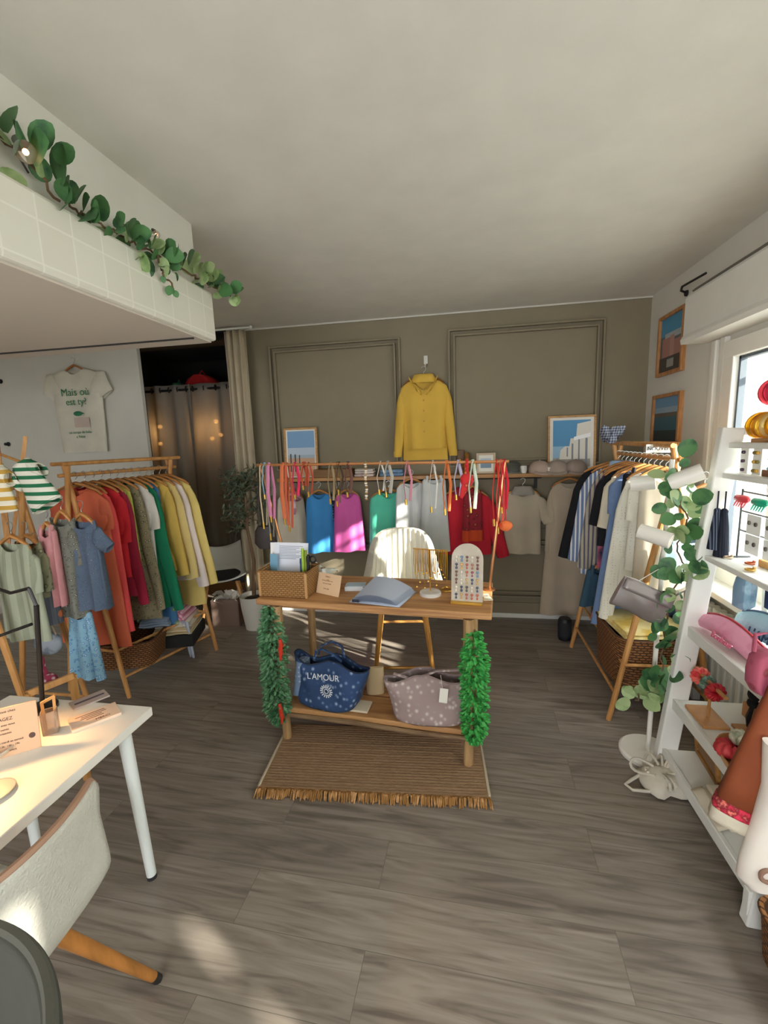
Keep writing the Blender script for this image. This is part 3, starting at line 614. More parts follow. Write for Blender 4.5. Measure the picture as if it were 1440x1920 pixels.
art1 = [(mat('7fa6cc'), [rc(-.9, .1, .9, .94)]), (mat('b9c9d8'), [rc(-.9, -.1, .9, .25)]), (mat('a3b6c4'), [rc(-.9, -.18, .9, -.05)]), (mat('c9a183'), [rc(-.9, -.94, .9, -.18)]), (mat('5a4a4a'), [rc(-.75, -.75, -.66, .0), rc(-.45, -.75, -.36, -.02), rc(-.15, -.7, -.08, -.05)])]
fframe('picture_frame', 'oak framed seaside print standing on the left of the wall shelf', (-1.41, 3.83, ST-.02), .31, .46, oak, art=art1)
art2 = [(mat('5e9bc8'), [rc(-.85, -.9, .85, .9)]), (mat('9cc3dd'), [rc(-.85, -.9, .85, -.1)]), (mat('a9a59d'), [rc(-.85, -.9, .85, -.55)]), (mat('e6e2d6'), [[(-.55, -.6), (-.5, -.25), (-.3, -.1), (-.1, -.1), (-.05, .2), (.2, .2), (.25, .75), (.85, .85), (.85, -.6)]]),
        (mat('8f969c'), [rc(.0, -.6, .08, .0), rc(.3, -.75, .37, .15), rc(.62, -.75, .72, .2), rc(-.22, -.5, -.16, -.15)]), (mat('ffffff'), [[(.1, .12), (.85, .25), (.85, .4), (.1, .25)]])]
fframe('picture_frame', 'oak framed print of white seafront buildings on the right of the shelf', (.885, 3.84, ST), .37, .45, oak, art=art2)
fframe('picture_frame', 'small pale wooden frame with a blue seascape in the middle of the shelf', (.205, 3.80, ST), .155, .17, mat('c9b59a', .5), art=[(mat('b9cbdc'), [rc(-.7, -.1, .7, .6)]), (mat('7d93a8'), [rc(-.7, -.55, .7, -.05)])])
# items along the shelf
r = thing('figurine', 'gilded figurine beside the yellow blouse on the shelf', 'figurine', (.05, 3.82, ST))
obj('base', MB().lathe([(.05, 0), (.05, .02), (.035, .03)], 16), gold, r)
obj('body', MB().lathe([(.03, .03), (.042, .06), (.03, .1), (.018, .13), (.026, .16), (.012, .18)], 16), mat('a67a3c', .4, metal=.6), r)
obj('arm', MB().tube([(.02, 0, .1), (.06, -.01, .11), (.07, -.01, .06)], .008).tube([(-.02, 0, .1), (-.055, -.01, .12), (-.06, -.01, .07)], .008), gold, r)
r = thing('wooden_block', 'dark wooden block standing behind the gilded figurine', 'ornament', (.0, 3.87, ST)); obj('block', MB().box((0, 0, .1), (.06, .05, .2)), mat('6b4d35', .6), r, bevel=.006)
r = thing('glass_cloche', 'low glass dome on the shelf beside the small frame', 'glass dome', (.415, 3.80, ST))
obj('dome', MB().lathe([(.085, 0), (.085, .03), (.07, .07), (.04, .095), (.004, .1)], 24), mat('5c6058', .1, alpha=.55), r); obj('rim', MB().torus((0, 0, .004), .085, .005), mat('8d8a7c', .3), r)
r = thing('mug', 'small white pot between the glass dome and the pinkish caps', 'pot', (.50, 3.77, ST)); obj('body', MB().lathe([(.024, 0), (.03, .03), (.028, .06), (.022, .06), (.02, .01)], 18), white, r)
def cap(label, p, rz, mt_, k):
    r = thing('cap', label, 'cap', p, rz, 'caps on the wall shelf')
    obj('crown', MB().lathe([(.085, 0), (.087, .03), (.075, .065), (.045, .09), (.004, .098)], 24), mt_, r)
    obj('brim', MB().grid(lambda u, v: V((.085*sin((u-.5)*2.2)*(1+.1*v), -.06-.075*v*cos((u-.5)*2.6)*1, .012-.02*v*v+.004*cos(u*6))), 10, 6), mt_, r, solid=.004)
    obj('button', MB().ball((0, 0, .098), .008, 8), mt_, r)
cap('dusty pink cap on the shelf left of the building print', (.63, 3.79, ST), .3, cloth('b7a497'), 0)
cap('stone coloured cap in front of the building print', (.76, 3.77, ST), -.2, cloth('a89b8f'), 1)
cap('taupe cap at the right end of the shelf', (.90, 3.76, ST), .1, cloth('9a8a80'), 2)
r = thing('candle_jar', 'small white candle in front of the stone cap', 'candle', (.70, 3.735, ST)); obj('jar', MB().lathe([(.02, 0), (.021, .045), (.017, .045), (.016, .01)], 14), white, r); obj('wick', MB().tube([(0, 0, .01), (0, 0, .052)], .0015, 5), black, r)
r = thing('tray', 'shallow brown wooden box at the left end of the shelf', 'box', (-1.10, 3.80, ST)); b = MB(); b.box((0, 0, .004), (.34, .13, .008)).box((0, -.062, .035), (.34, .008, .07)).box((0, .062, .035), (.34, .008, .07)).box((-.166, 0, .035), (.008, .13, .07)).box((.166, 0, .035), (.008, .13, .07)); obj('body', b, mat('8a6230', .5, pat='wood', c2='6f4c22', sc=6, stretch=(1, 8, 8)), r, bevel=.002)
r = thing('folded_scarves', 'stack of pinkish folded scarves on the shelf beside the brown box', 'scarf', (-.82, 3.79, ST)); obj('folds', MB().box((0, 0, .012), (.17, .12, .022)).box((.004, 0, .036), (.165, .115, .02)), cloth('b7a3a3', pat='noise', c2='d9c9c4', sc=20), r, bevel=.008); obj('top_fold', MB().box((0, 0, .056), (.16, .11, .018)), cloth('d5cec6'), r, bevel=.007)
r = thing('folded_cloth', 'blue patterned folded cloth on the shelf below the yellow blouse', 'cloth', (-.58, 3.79, ST)); obj('folds', MB().box((0, 0, .014), (.2, .13, .026)).box((0, 0, .042), (.19, .12, .026)), cloth('6f8fb0', pat='floral', c2='aebfd0', sc=30), r, bevel=.008)
# yellow blouse on a wall hook
yel = cloth('dab24a', var=.06)
g = garment('blouse', 'mustard yellow long sleeved blouse with frilled collar hung on the wall', 'blouse', yel, (-.30, 3.845, 2.175), hw=.205, hem=.185, ln=.575, sl='long', slw=.062, neck=.085, th=.035, fold=.02, spread=.045, seed=4, collar=yel, drop=.07, buttons=(mat('b08a34', .4), 5, .085), k=4, scoop=.09)
obj('back_tail', MB().loft([ell((0, .02, -.55), .19, .012, 30, .008, 3, 1), ell((0, .022, -.755), .192, .012, 30, .01, 3, 1)], cap=False), yel, g, smooth=70)
b = MB()
for s in (-1, 1):
    b.grid(lambda u, v, s=s: V((s*(.02+.075*sin(u*pi*.5))*(1+.25*v), -.05-.012*v+.006*sin(u*22), -.10-.12*(1-u)+.035*v)), 16, 3)
obj('frill', b, yel, g, solid=.003)
hanger('brown wooden hanger of the mustard yellow blouse', (-.30, 3.845, 2.175), 0, .17, mt=mat('8a5a34', .5))
r = thing('wall_hook', 'clear hook above the yellow blouse', 'hook', (-.285, BY, 2.235)); obj('plate', MB().box((0, -.006, .02), (.035, .01, .07)), mat('d6d4cc', .3), r, bevel=.004); obj('peg', MB().tube([(0, -.01, -.01), (0, -.07, -.045), (0, -.09, -.03)], .005), mat('d6d4cc', .3), r)
# rail under the shelf and the tops facing the room
GB, HB = 'tops hung below the wall shelf', 'hangers below the wall shelf'
r = thing('rail', 'thin dark rail fixed under the wall shelf carrying the bright tops', 'rail', (-.40, 3.81, 1.255)); obj('bar', MB().tube([(-1.2, 0, 0), (1.05, 0, 0)], .006), black, r)
for x in (-1.1, 0, 1.0): obj('rail_support', MB().tube([(x, 0, 0), (x, .0, .02)], .005), black, r)
def wallhung(nm, lb, ct, mt_, x, y=3.80, rz=.25, z=1.235, **k): return hung(nm, lb, ct, mt_, V((x, y, z)), rz, group=GB, hgroup=HB, **k)
wallhung('top', 'beige knitted top with pink and white scarf neck below the shelf', 'top', cloth('c5bba8'), -1.52, hw=.12, hem=.15, ln=.53, seed=101, fold=.02, th=.04, rz=.3)
r = thing('scarf', 'pink and white scarf tied round the neck of the beige top', 'scarf', (-1.47, 3.73, 1.13)); obj('loop', MB().torus((0, 0, 0), .06, .018, (0, .6, 1), 18, 6), cloth('d9c3c0', pat='noise', c2='b4788a', sc=14), r); obj('tail', MB().tube([(.02, -.03, -.02), (.03, -.04, -.08), (.02, -.04, -.15)], [.014, .018, .01], 8, flat=.5), cloth('d9c3c0', pat='noise', c2='b4788a', sc=14), r)
wallhung('top', 'bright blue sleeveless top below the shelf', 'top', cloth('3f8fd0'), -1.25, hw=.12, hem=.145, ln=.53, seed=102, fold=.02, th=.05, rz=.3, neck=.06)
wallhung('top', 'navy and white star print strip top between the blue and pink tops', 'top', cloth('262c40', pat='spots', c2='262c40', c3='d8dbe2', sc=40), -1.09, hw=.055, hem=.07, ln=.46, seed=103, y=3.83, straps=True)
wallhung('top', 'bubblegum pink sleeveless top below the shelf', 'top', cloth('e066b4'), -.99, hw=.115, hem=.15, ln=.52, seed=104, fold=.02, th=.05, rz=.3, neck=.06)
wallhung('top', 'mint green sleeveless top behind the cream stool', 'top', cloth('62d8b8'), -.62, hw=.17, hem=.19, ln=.55, seed=105, fold=.02, th=.05, rz=.1, neck=.07)
wallhung('shirt', 'white and pink striped shirt hanging right of the mint top', 'shirt', cloth('d3d4d2', pat='stripe_x', c2='c4c8c8', sc=16, w_=.6), -.41, hw=.13, hem=.16, ln=.6, seed=106, th=.035, z=1.33, y=3.70)
wallhung('trousers', 'pale grey linen trousers beside the red blouse', 'trousers', cloth('ccd0ce'), -.22, hw=.1, hem=.13, ln=.62, seed=107, th=.035, z=1.36, y=3.69, straps=True)
red = cloth('c41f33')
wallhung('blouse', 'bright red long sleeved blouse below the shelf', 'blouse', red, .03, hw=.21, hem=.22, ln=.53, sl=.5, slw=.09, spread=.12, seed=108, th=.045, rz=0, y=3.77, collar=cloth('a81a2c'))
wallhung('top', 'dark red and orange patterned top hung over the red blouse', 'top', cloth('8e1f2c', pat='floral', c2='d5633a', c3='5a1622', sc=22), .09, hw=.075, hem=.085, ln=.42, seed=109, th=.03, y=3.68, trim=(cloth('c8461e'), .09), z=1.26)
wallhung('top', 'oatmeal short sleeved tee with grey collar right of the red blouse', 'top', cloth('b9ad98'), .50, hw=.145, hem=.15, ln=.53, sl=.22, slw=.085, spread=.2, seed=110, th=.03, rz=-.05, y=3.79, collar=cloth('9a958c'))

# ---------------------------------------------------------------- white wall: tee, closet, curtains, plant
tee = cloth('dcd8c8')
g = garment('t_shirt', 'cream T-shirt with green lettering hung on the white wall', 'T-shirt', tee, (-3.50, 3.725, 2.43), rz=0, hw=.265, hem=.235, ln=.76, sl=.21, slw=.165, spread=.2, neck=.09, th=.03, fold=.008, seed=7)
inkg = mat('2f7a55', .8)
for s, z, sz in (('Mais où', -.30, .095), ('est ty?', -.385, .085), ('un temps de folie', -.66, .034), ('a Nice', -.70, .036)):
    text('lettering', s, sz, inkg, g, frameM((.02, -.052, z), (1, 0, 0), (0, 0, 1)))
obj('printed_fish', MB().prism([(.045*cos(a)+.02+(.02 if abs(a-pi) > 2.9 else 0), -.050, .022*sin(a)-.49) for a in [2*pi*i/20 for i in range(20)]], (0, -1, 0), .002), inkg, g, smooth=0)
obj('printed_patch', MB().box((.05, -.048, -.57), (.16, .001, .09)), cloth('cdb9ae'), g, smooth=0)
hanger('light wooden hanger of the cream lettered T-shirt', (-3.50, 3.725, 2.43), 0, .12, mt=mat('b0703a', .5))
r = thing('wall_hook', 'small white hook above the cream T-shirt', 'hook', (-3.50, 3.78, 2.45)); obj('plate', MB().box((0, -.004, 0), (.02, .008, .04)), white, r, bevel=.002); obj('peg', MB().tube([(0, -.005, 0), (0, -.04, -.003), (0, -.05, .01)], .004), white, r)
for z, xx in ((2.29, -4.38), (1.69, -4.41)):
    r = thing('wall_hook', 'small dark knob on the white wall at the left edge, '+('upper' if z > 2 else 'lower')+' one', 'hook', (xx, 3.78, z)); obj('plate', MB().lathe([(.022, 0), (.022, .006), (.01, .008)], 12, (0, 0, 0), (0, -1, 0)), black, r); obj('knob', MB().ball((0, -.03, 0), .016, 10).tube([(0, 0, 0), (0, -.03, 0)], .007), black, r)
# closet: rod, grommet curtain, string of bulbs behind it, things on the top shelf
r = thing('curtain_rod', 'black rod across the dark fitting room opening', 'curtain rod', (-2.7, 4.15, 2.16)); obj('pole', MB().tube([(-.66, 0, 0), (.64, 0, 0)], .012), black, r)
for s in (-1, 1): obj('finial', MB().ball((s*.65, 0, 0), .02, 10), black, r)
def curtain(label, x0, x1, y, z0, z1, mt_, amp, waves, ph=0, y1=None, grom=True, flare=0):
    r = thing('curtain', label, 'curtain', ((x0+x1)/2, y, z1)); w_ = x1-x0
    f = lambda u, v: V(((u-.5)*w_*(1+flare*v), amp*(.7+.5*v)*sin(2*pi*waves*u+ph+.25*sin(3*v)) + .006*sin(11*u*waves+7*v), -(z1-z0)*v))
    obj('cloth', MB().grid(f, int(waves*16), 24), mt_, r, smooth=70, solid=.003)
    if grom:
        for i in range(int(waves*2)):
            u = (i+.5)/(waves*2); p = f(u, .02); obj('grommet', MB().torus((p.x, 0, -.045), .024, .006, (1, .3, 0), 16, 6), black, r)
    return r
curtain('grey grommet curtain on the left half of the fitting room', -3.28, -2.62, 4.15, .2, 2.21, mat('a3a098', .9, transl=.5, alpha=.82), .03, 3.5, 1)
curtain('grey grommet curtain on the right half of the fitting room', -2.66, -2.05, 4.15, .2, 2.21, mat('a3a098', .9, transl=.5, alpha=.82), .03, 2.5, .3)
curtain('tall beige curtain gathered at the corner of the taupe wall', -2.0, -1.80, 3.74, .03, 2.57, cloth('b3a68d'), .025, 3.5, .4, grom=False, flare=.05)
r = thing('curtain_rod', 'short white rod above the beige curtain', 'curtain rod', (-1.95, 3.74, 2.585)); obj('pole', MB().tube([(-.3, 0, 0), (.2, 0, 0)], .009), white, r); obj('finial', MB().ball((.2, 0, 0), .015, 10), white, r)
bulbm = mat('ffd9a0', .3, emit='ffb25a', es=40)
bl = 0
for px, py in ((300, 800), (301, 832), (405, 790), (414, 815), (398, 822)):
    p = ony(px, py, 4.32); bl += 1
    r = thing('string_light', 'warm bulb behind the '+('left' if px < 350 else 'right')+' half of the grey curtain, '+{1: 'upper', 2: 'lower', 3: 'top', 4: 'outer', 5: 'inner'}[bl]+' one', 'bulb', tuple(p), 0, 'fitting room bulbs')
    obj('bulb', MB().ball((0, 0, 0), .022, 12), bulbm, r); obj('socket', MB().lathe([(.012, .015), (.012, .045), (.004, .05)], 10), black, r); obj('cord', MB().tube([(0, 0, .045), (.004, 0, .2), (0, 0, 2.162-p.z)], .002, 5), black, r)
    if bl in (1, 3):
        l = bpy.data.lights.new('bulb_glow', 'POINT'); l.energy = 2.5; l.color = (1, .58, .25); l.shadow_soft_size = .03; lo = bpy.data.objects.new('bulb_glow', l); C.objects.link(lo); lo.location = (0, -.03, -.06); lo.parent = r
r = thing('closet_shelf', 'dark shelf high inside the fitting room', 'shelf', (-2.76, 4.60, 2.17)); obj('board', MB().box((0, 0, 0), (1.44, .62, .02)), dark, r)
r = thing('storage_bag', 'red bag on the dark shelf above the grey curtain', 'bag', (-2.72, 4.55, 2.18)); obj('body', MB().loft([ell((0, 0, z), w_, .1, 20, .006, 2, 1) for z, w_ in ((0, .19), (.07, .2), (.13, .15), (.17, .06))]), cloth('b01818'), r); obj('handle', MB().tube([(-.07, 0, .14), (0, 0, .22), (.07, 0, .14)], .008), cloth('b01818'), r)
r = thing('storage_bag', 'green bag left of the red bag above the grey curtain', 'bag', (-3.0, 4.55, 2.18)); obj('body', MB().loft([ell((0, 0, z), w_, .08, 18, .005, 2) for z, w_ in ((0, .07), (.06, .08), (.1, .04))]), cloth('1f5a3c'), r); obj('handle', MB().tube([(-.03, 0, .08), (0, 0, .14), (.03, 0, .08)], .006), cloth('1f5a3c'), r)
# chair shell and box in the fitting room doorway
r = thing('chair', 'white shell chair in the fitting room doorway behind the left rack', 'chair', (-2.16, 3.62, 0), .5)
obj('shell', MB().grid(lambda u, v: V(((u-.5)*.42*(1-.1*v), -.2+.42*min(1, v*1.6)+.03*max(0, v-.62), .43-.03*sin(pi*min(1, v*1.6))+.05*(2*u-1)**2+max(0, v-.6)*.55)), 12, 14), white, r, solid=.012, smooth=60)
obj('seat_pad', MB().box((0, 0, .425), (.36, .34, .03)), cloth('232326'), r, bevel=.01)
for a, b2 in ((-1, -1), (1, -1), (-1, 1), (1, 1)): obj('leg', MB().tube([(a*.12, b2*.12, .42), (a*.2, b2*.19, 0)], [.015, .01], 8), bamboo, r)
r = thing('cardboard_box', 'brown cardboard box with crumpled white paper under the white chair', 'box', (-2.10, 3.60, 0), .2); b = MB(); b.box((0, 0, .005), (.24, .26, .01)).box((-.115, 0, .13), (.008, .26, .25)).box((.115, 0, .13), (.008, .26, .25)).box((0, -.126, .13), (.24, .008, .25)).box((0, .126, .13), (.24, .008, .25)); obj('carton', b, mat('8b7468', .8), r)
b = MB(); rnd = random.Random(5)
for i in range(14): b.leaf((rnd.uniform(-.08, .08), rnd.uniform(-.08, .08), .2), (rnd.uniform(-1, 1), rnd.uniform(-1, .3), rnd.uniform(.3, 1)), (rnd.random(), rnd.random(), .3), .12, .09, .5)
obj('crumpled_paper', b, mat('ece8de', .8), r)
# olive tree in a pale pot
r = thing('potted_olive_tree', 'slender olive tree in a pale pot in front of the beige curtain', 'potted plant', (-1.80, 3.50, 0))
obj('pot', MB().lathe([(.09, 0), (.115, .18), (.125, .30), (.115, .30), (.105, .27), (.01, .27)], 28), mat('cfcdc2', .6), r); obj('soil', MB().lathe([(.105, .265), (.06, .275), (.01, .28)], 20), mat('3a2c20', .95), r)
tr = MB(); lf = MB(); rnd = random.Random(3)
tr.tube([(0, 0, .3), (.02, .01, .6), (-.01, 0, .9), (.0, 0, 1.25)], [.018, .015, .012, .008])
for i in range(60):
    h = rnd.uniform(.85, 1.5); a = rnd.uniform(0, 2*pi); L = rnd.uniform(.1, .30); p = V((0, 0, min(h, 1.25)))
    q = p+V((cos(a)*L, sin(a)*L*.8, rnd.uniform(-.12, .16))); tr.tube([p, p.lerp(q, .5)+V((0, 0, .03)), q], [.004, .003, .002], 5)
    for k in range(20):
        t = rnd.uniform(.25, 1.05); c_ = p.lerp(q, t)+V((0, 0, .02)); lf.leaf(c_, (rnd.uniform(-1, 1), rnd.uniform(-1, 1), rnd.uniform(-.5, 1)), (rnd.random(), rnd.random(), 1), rnd.uniform(.035, .06), .016)
obj('trunk', tr, twig, r); obj('foliage', lf, mat('3c4a36', .6, pat='noise', c2='5d6b54', sc=20), r, smooth=0)
# ---------------------------------------------------------------- rug, console table, stool
jute = mat('c9a57e', .95, pat='wood', c2='a8825c', sc=30, stretch=(1, 14, 1), bump=.9, bsc=90)
r = thing('rug', 'brown jute rug with fringed front edge under the wooden console table', 'rug', (-.43, 1.99, 0), .07)
obj('woven_field', MB().grid(lambda u, v: V(((u-.5)*1.06, (v-.5)*.46, .012+.0015*sin(v*160)+.001*sin(u*300))), 90, 90), jute, r, solid=.02)
b = MB(); rnd = random.Random(2)
for i in range(260):
    x = -.53+1.06*i/259; dx = rnd.uniform(-.012, .012); L = rnd.uniform(.035, .06)
    b.tube([(x, -.228, .016), (x+dx*.5, -.228-L*.5, .02+rnd.uniform(0, .008)), (x+dx, -.228-L, .005)], [.004, .004, .003], 5)
obj('fringe', b, mat('c99b68', .95, pat='noise', c2='a0743f', sc=30), r)
for s in (-1, 1): obj('border', MB().box((s*.531, 0, .014), (.012, .46, .026)), mat('c3b59c', .9), r, bevel=.004)
# rustic console table
RT = -.089; TC = V((-.44, 2.235, 0)); TZ = .812
rust = mat('c2925e', .6, pat='wood', c2='93623a', sc=3.5, stretch=(.7, 9, 9), bump=.3, bsc=30)
rust2 = mat('c2a070', .6, pat='wood', c2='96724a', sc=4, stretch=(9, 9, .8), bump=.3, bsc=30)
T = MX.Translation(TC) @ MX.Rotation(RT, 4, 'Z')
def tw(x, y, z=TZ): return T @ V((x, y, z))          # table-local to world
r = thing('console_table', 'rustic wooden console table with one lower shelf standing on the rug', 'table', tuple(TC), RT)
tp = MB()
def topfn(u, v): return
b = MB().box((0, -.115, TZ-.016), (1.19, .228, .032)).box((0, .115, TZ-.016), (1.18, .228, .032)); obj('tabletop', b, rust, r, bevel=.006)
obj('apron', MB().box((0, -.17, TZ-.045), (1.0, .02, .026)).box((0, .19, TZ-.045), (1.0, .02, .026)), rust, r, bevel=.003)
for sx in (-1, 1):
    for sy in (-1, 1):
        obj('leg', MB().tube([(sx*.485, sy*.2, 0.0), (sx*.493, sy*.2, .3), (sx*.487, sy*.2, .55), (sx*.49, sy*.2, TZ-.04)], [.024, .022, .024, .025], 10), rust2, r, smooth=50)
b = MB().box((0, -.105, .185), (.99, .2, .03)).box((0, .105, .185), (.99, .2, .03)); obj('lower_shelf', b, rust, r, bevel=.006)
obj('shelf_rail', MB().tube([(-.485, -.215, .165), (-.1, -.217, .172), (.2, -.215, .163), (.485, -.215, .166)], [.011, .013, .011, .012], 8), mat('8d7252', .7, pat='wood', c2='6a4f35', sc=5, stretch=(1, 8, 8)), r)
# leafy garlands on the two front legs
def boxgarland(label, x, z0, z1, rad, mt_, n, seed, berries=()):
    p = tw(x, -.20, 0); r = thing('leaf_garland', label, 'garland', (p.x, p.y, z1)); rnd = random.Random(seed); st = MB(); lf = MB(); H_ = z1-z0
    pts = [(.012*sin(i*1.3), -.012+.01*cos(i*1.7), -H_*i/12) for i in range(13)]; st.tube(pts, .005, 6)
    for i in range(n):
        t = rnd.random()**.9; z = -H_*t; w_ = rad*(.35+.65*min(1, t*5))*min(1, (1-t)*5+.35); a = rnd.uniform(0, 2*pi); d = V((cos(a), sin(a)*.8, rnd.uniform(-.6, .4)))
        lf.leaf(V((0, -.02, z))+V((cos(a)*w_, sin(a)*w_*.75, 0))*rnd.uniform(.2, .85), d, (rnd.uniform(-.4, .4), rnd.uniform(-.6, 0), 1), rnd.uniform(.018, .03), .014)
    obj('stem', st, twig, r); obj('foliage', lf, mt_, r, smooth=0)
    for k, (dx, z) in enumerate(berries):
        obj('chilli', MB().tube([(dx, -.055, z), (dx+.006, -.06, z-.03), (dx+.002, -.062, z-.075)], [.009, .012, .003], 8), mat('c8351f', .35), r)
    return r
boxgarland('fine leaved green garland with red chillies on the left front table leg', -.525, .12, .77, .075, boxg, 2600, 1, ((.06, -.16), (.055, -.2), (.03, -.52), (.035, -.56)))
boxgarland('bright green leafy garland on the right front table leg', .515, .16, .72, .065, boxw, 1700, 2)
# handbags on the lower shelf
def tote(label, loc, rz, w_, h_, d, mt_, lean=0, seed=0, slump=.03, handles=True):
    r = thing('tote_bag', label, 'bag', loc, rz); rnd = random.Random(seed); rings = []
    for i in range(15):
        t = i/14; hw = w_/2*(.80+.20*min(1, t*1.15)**.8)*(1-.25*max(0, .08-t)/.08); dd = d/2*(1-.70*t**1.4)*(1-.2*max(0, .08-t)/.08)+.012
        rg = []
        for q in ell((0, 0, 0), hw, dd, 60, .010*t, 2.3, seed, .55):
            u = q.x/(w_/2); z = h_*t-slump*t*t*abs(u)**2.2*(1.3 if (u > 0) == (seed == 1) else .6)+.018*sin(u*5+seed)*t-(.03*t*t*(1-u*u))
            rg.append(V((q.x+lean*t+.02*t*t*u, q.y-.012*sin(7*u+5*t+seed)*sin(pi*t), z)))
        rings.append(rg)
    b = MB().loft(rings, cap=False).loft([rings[0], [V((q.x*.02, q.y*.02, q.z)) for q in rings[0]]], cap=False)
    obj('body', b, mt_, r, smooth=70, solid=.004)
    top = rings[-1]
    obj('zip_edge', MB().tube(top+[top[0]], .004, 6, cap=False), mat('1f2a3c' if seed == 1 else '8f7c78', .8), r)
    if handles:
        for s in (-1, 1): obj('handle', MB().tube([(lean-.09, s*.02, h_*.93), (lean-.075, s*.03, h_+.03), (lean-.02, s*.05, h_+.055), (lean+.04, s*.05, h_+.035), (lean+.07, s*.02, h_*.95)], .008, 8, flat=.6), mt_, r)
    return r
band = cloth('2a4670', pat='floral', c2='b3c4d8', c3='3a5886', sc=30, rough=.8)
mauve = cloth('a08c8a', pat='floral', c2='ddd2cd', c3='b0a09c', sc=34)
bg1 = tote('navy bandana print tote with round white motif on the lower shelf', tuple(tw(-.265, -.10, .2)), RT-.12, .40, .27, .2, band, .02, 1)
obj('side_panel', MB().loft([ell((-.165+.02*t, -.02, .05+.18*t), .03, .07*(1-.4*t), 16) for t in (0, .5, 1)]), cloth('7387a3', pat='spots', c2='7387a3', c3='b9c8d8', sc=40), bg1)
wm = mat('dfe5ea', .8)
sp = MB()
for k in range(16):
    a = 2*pi*k/16; sp.box((.04+.028*cos(a), -.108, .125+.028*sin(a)), (.016, .003, .005), MX.Rotation(-a, 3, 'Y'))
sp.torus((.04, -.108, .125), .012, .002, (0, 1, 0)); obj('round_motif', sp, wm, bg1, smooth=0)
text('lettering', "L'AMOUR", .045, wm, bg1, frameM((.02, -.10, .195), (1, 0, .08), (0, .18, 1)))
bg2 = tote('mauve bandana print tote with a paper tag slumped on the right of the lower shelf', tuple(tw(.285, -.115, .2)), RT+.1, .42, .25, .2, mauve, .0, 2, slump=.035, handles=False)
obj('shoulder_strap', MB().tube([(-.18, 0, .22), (-.08, -.02, .20), (.04, 0, .245), (.15, .01, .25)], .011, 8, flat=.5), mauve, bg2)
obj('price_tag', MB().box((.075, -.095, .17), (.04, .002, .075), MX.Rotation(.1, 3, 'Y')), mat('e9e5da', .7), bg2); obj('tag_cord', MB().tube([(.07, -.09, .205), (.06, -.04, .245)], .001, 5), white, bg2)
r = thing('cloth_pouch', 'cream cloth sticking out under the navy tote', 'cloth', tuple(tw(-.11, -.13, .202)), RT); obj('fold', MB().box((0, 0, .008), (.16, .1, .012)), cloth('d9cbb0'), r, bevel=.004)
r = thing('cloth_pouch', 'cream pouch standing behind the right side of the navy tote', 'cloth', tuple(tw(-.045, .03, .202)), RT+.3); obj('pouch', MB().loft([ell((0, 0, z), .05, d, 16) for z, d in ((0, .03), (.08, .035), (.15, .01))]), cloth('c9b28a'), r)

# ---- on the table
r = thing('wicker_box', 'woven rattan box full of papers on the left of the console table', 'box', tuple(tw(-.46, -.10)), RT); b = MB()
wx, wy, h = .27, .17, .135; wkb = mat('b78a55', .7, pat='weave', c2='a3763f', sc=15, c3='7c5628')
b.box((0, 0, .004), (wx, wy, .008)).box((0, -wy/2+.005, h/2), (wx, .01, h)).box((0, wy/2-.005, h/2), (wx, .01, h)).box((-wx/2+.005, 0, h/2), (.01, wy, h)).box((wx/2-.005, 0, h/2), (.01, wy, h)); obj('body', b, wkb, r, bevel=.004)
obj('rim', MB().tube([(-wx/2, -wy/2, h), (wx/2, -wy/2, h), (wx/2, wy/2, h), (-wx/2, wy/2, h), (-wx/2, -wy/2, h)], .007, 8), wkb, r)
for sx in (-1, 1): obj('corner_post', MB().box((sx*(wx/2-.004), -wy/2+.002, h/2), (.014, .014, h)), mat('b58a58', .6), r, bevel=.004)
def inbox(nm, lb, ct, x, y, w_, h_, c, tilt=-.15, rz=0, txt=True, z=.02):
    p = tw(-.46+x, -.10+y, TZ+z); r = thing(nm, lb, ct, tuple(p), RT+rz); R = MX.Rotation(tilt, 4, 'X')
    o = obj('sheet', MB().box((0, 0, h_/2), (w_, .003, h_)), mat(c, .7), r); o.matrix_local = R
    if txt:
        m_ = MB()
        for k in range(9): m_.box((-w_*.05*(k % 3), -.002, h_*(.92-.035*k)), (w_*(.7-.1*(k % 3)), .001, .003))
        o = obj('printed_lines', m_, mat('8d93a0', .8), r, smooth=0); o.matrix_local = R
inbox('paper_sheet', 'white printed sheet leaning out of the rattan box', 'paper', -.01, .02, .20, .24, 'dfe2ec', -.2)
inbox('paper_sheet', 'second white sheet behind the printed one in the rattan box', 'paper', -.05, .05, .17, .235, 'e8e8e6', -.12, .1, False)
inbox('notebook', 'sky blue notebook at the left end of the rattan box', 'notebook', -.105, .01, .06, .18, '7fb2cf', -.1, -.4, False)
for lb, x, c, h_ in (('lime green pen standing in the rattan box', .09, '9aba3a', .235), ('olive felt pen beside the lime pen in the rattan box', .105, '7a8a2a', .225), ('black pen at the right end of the rattan box', .115, '1c1c22', .195), ('navy pen in front of the lime pen in the rattan box', .08, '27406a', .18)):
    p = tw(-.46+x, -.12, TZ+.012); r = thing('pen', lb, 'pen', tuple(p), RT, 'pens in the rattan box'); d = V((.03*(x-.09)*8, .05, 1)).normalized()
    obj('barrel', MB().tube([d*0, d*h_*.9], .0075, 10), mat(c, .4), r); obj('cap_end', MB().tube([d*h_*.86, d*h_], [.009, .007], 10), mat(c, .3), r)
r = thing('scissors', 'black handled scissors upright in the rattan box', 'scissors', tuple(tw(-.34, -.08, TZ+.015)), RT); obj('handle', MB().torus((.012, 0, .165), .017, .005, (0, 1, 0)).torus((-.02, 0, .17), .017, .005, (0, 1, 0)), black, r); obj('blade', MB().bar((-.006, 0, 0), (-.003, 0, .155), .01, .002), steel, r)
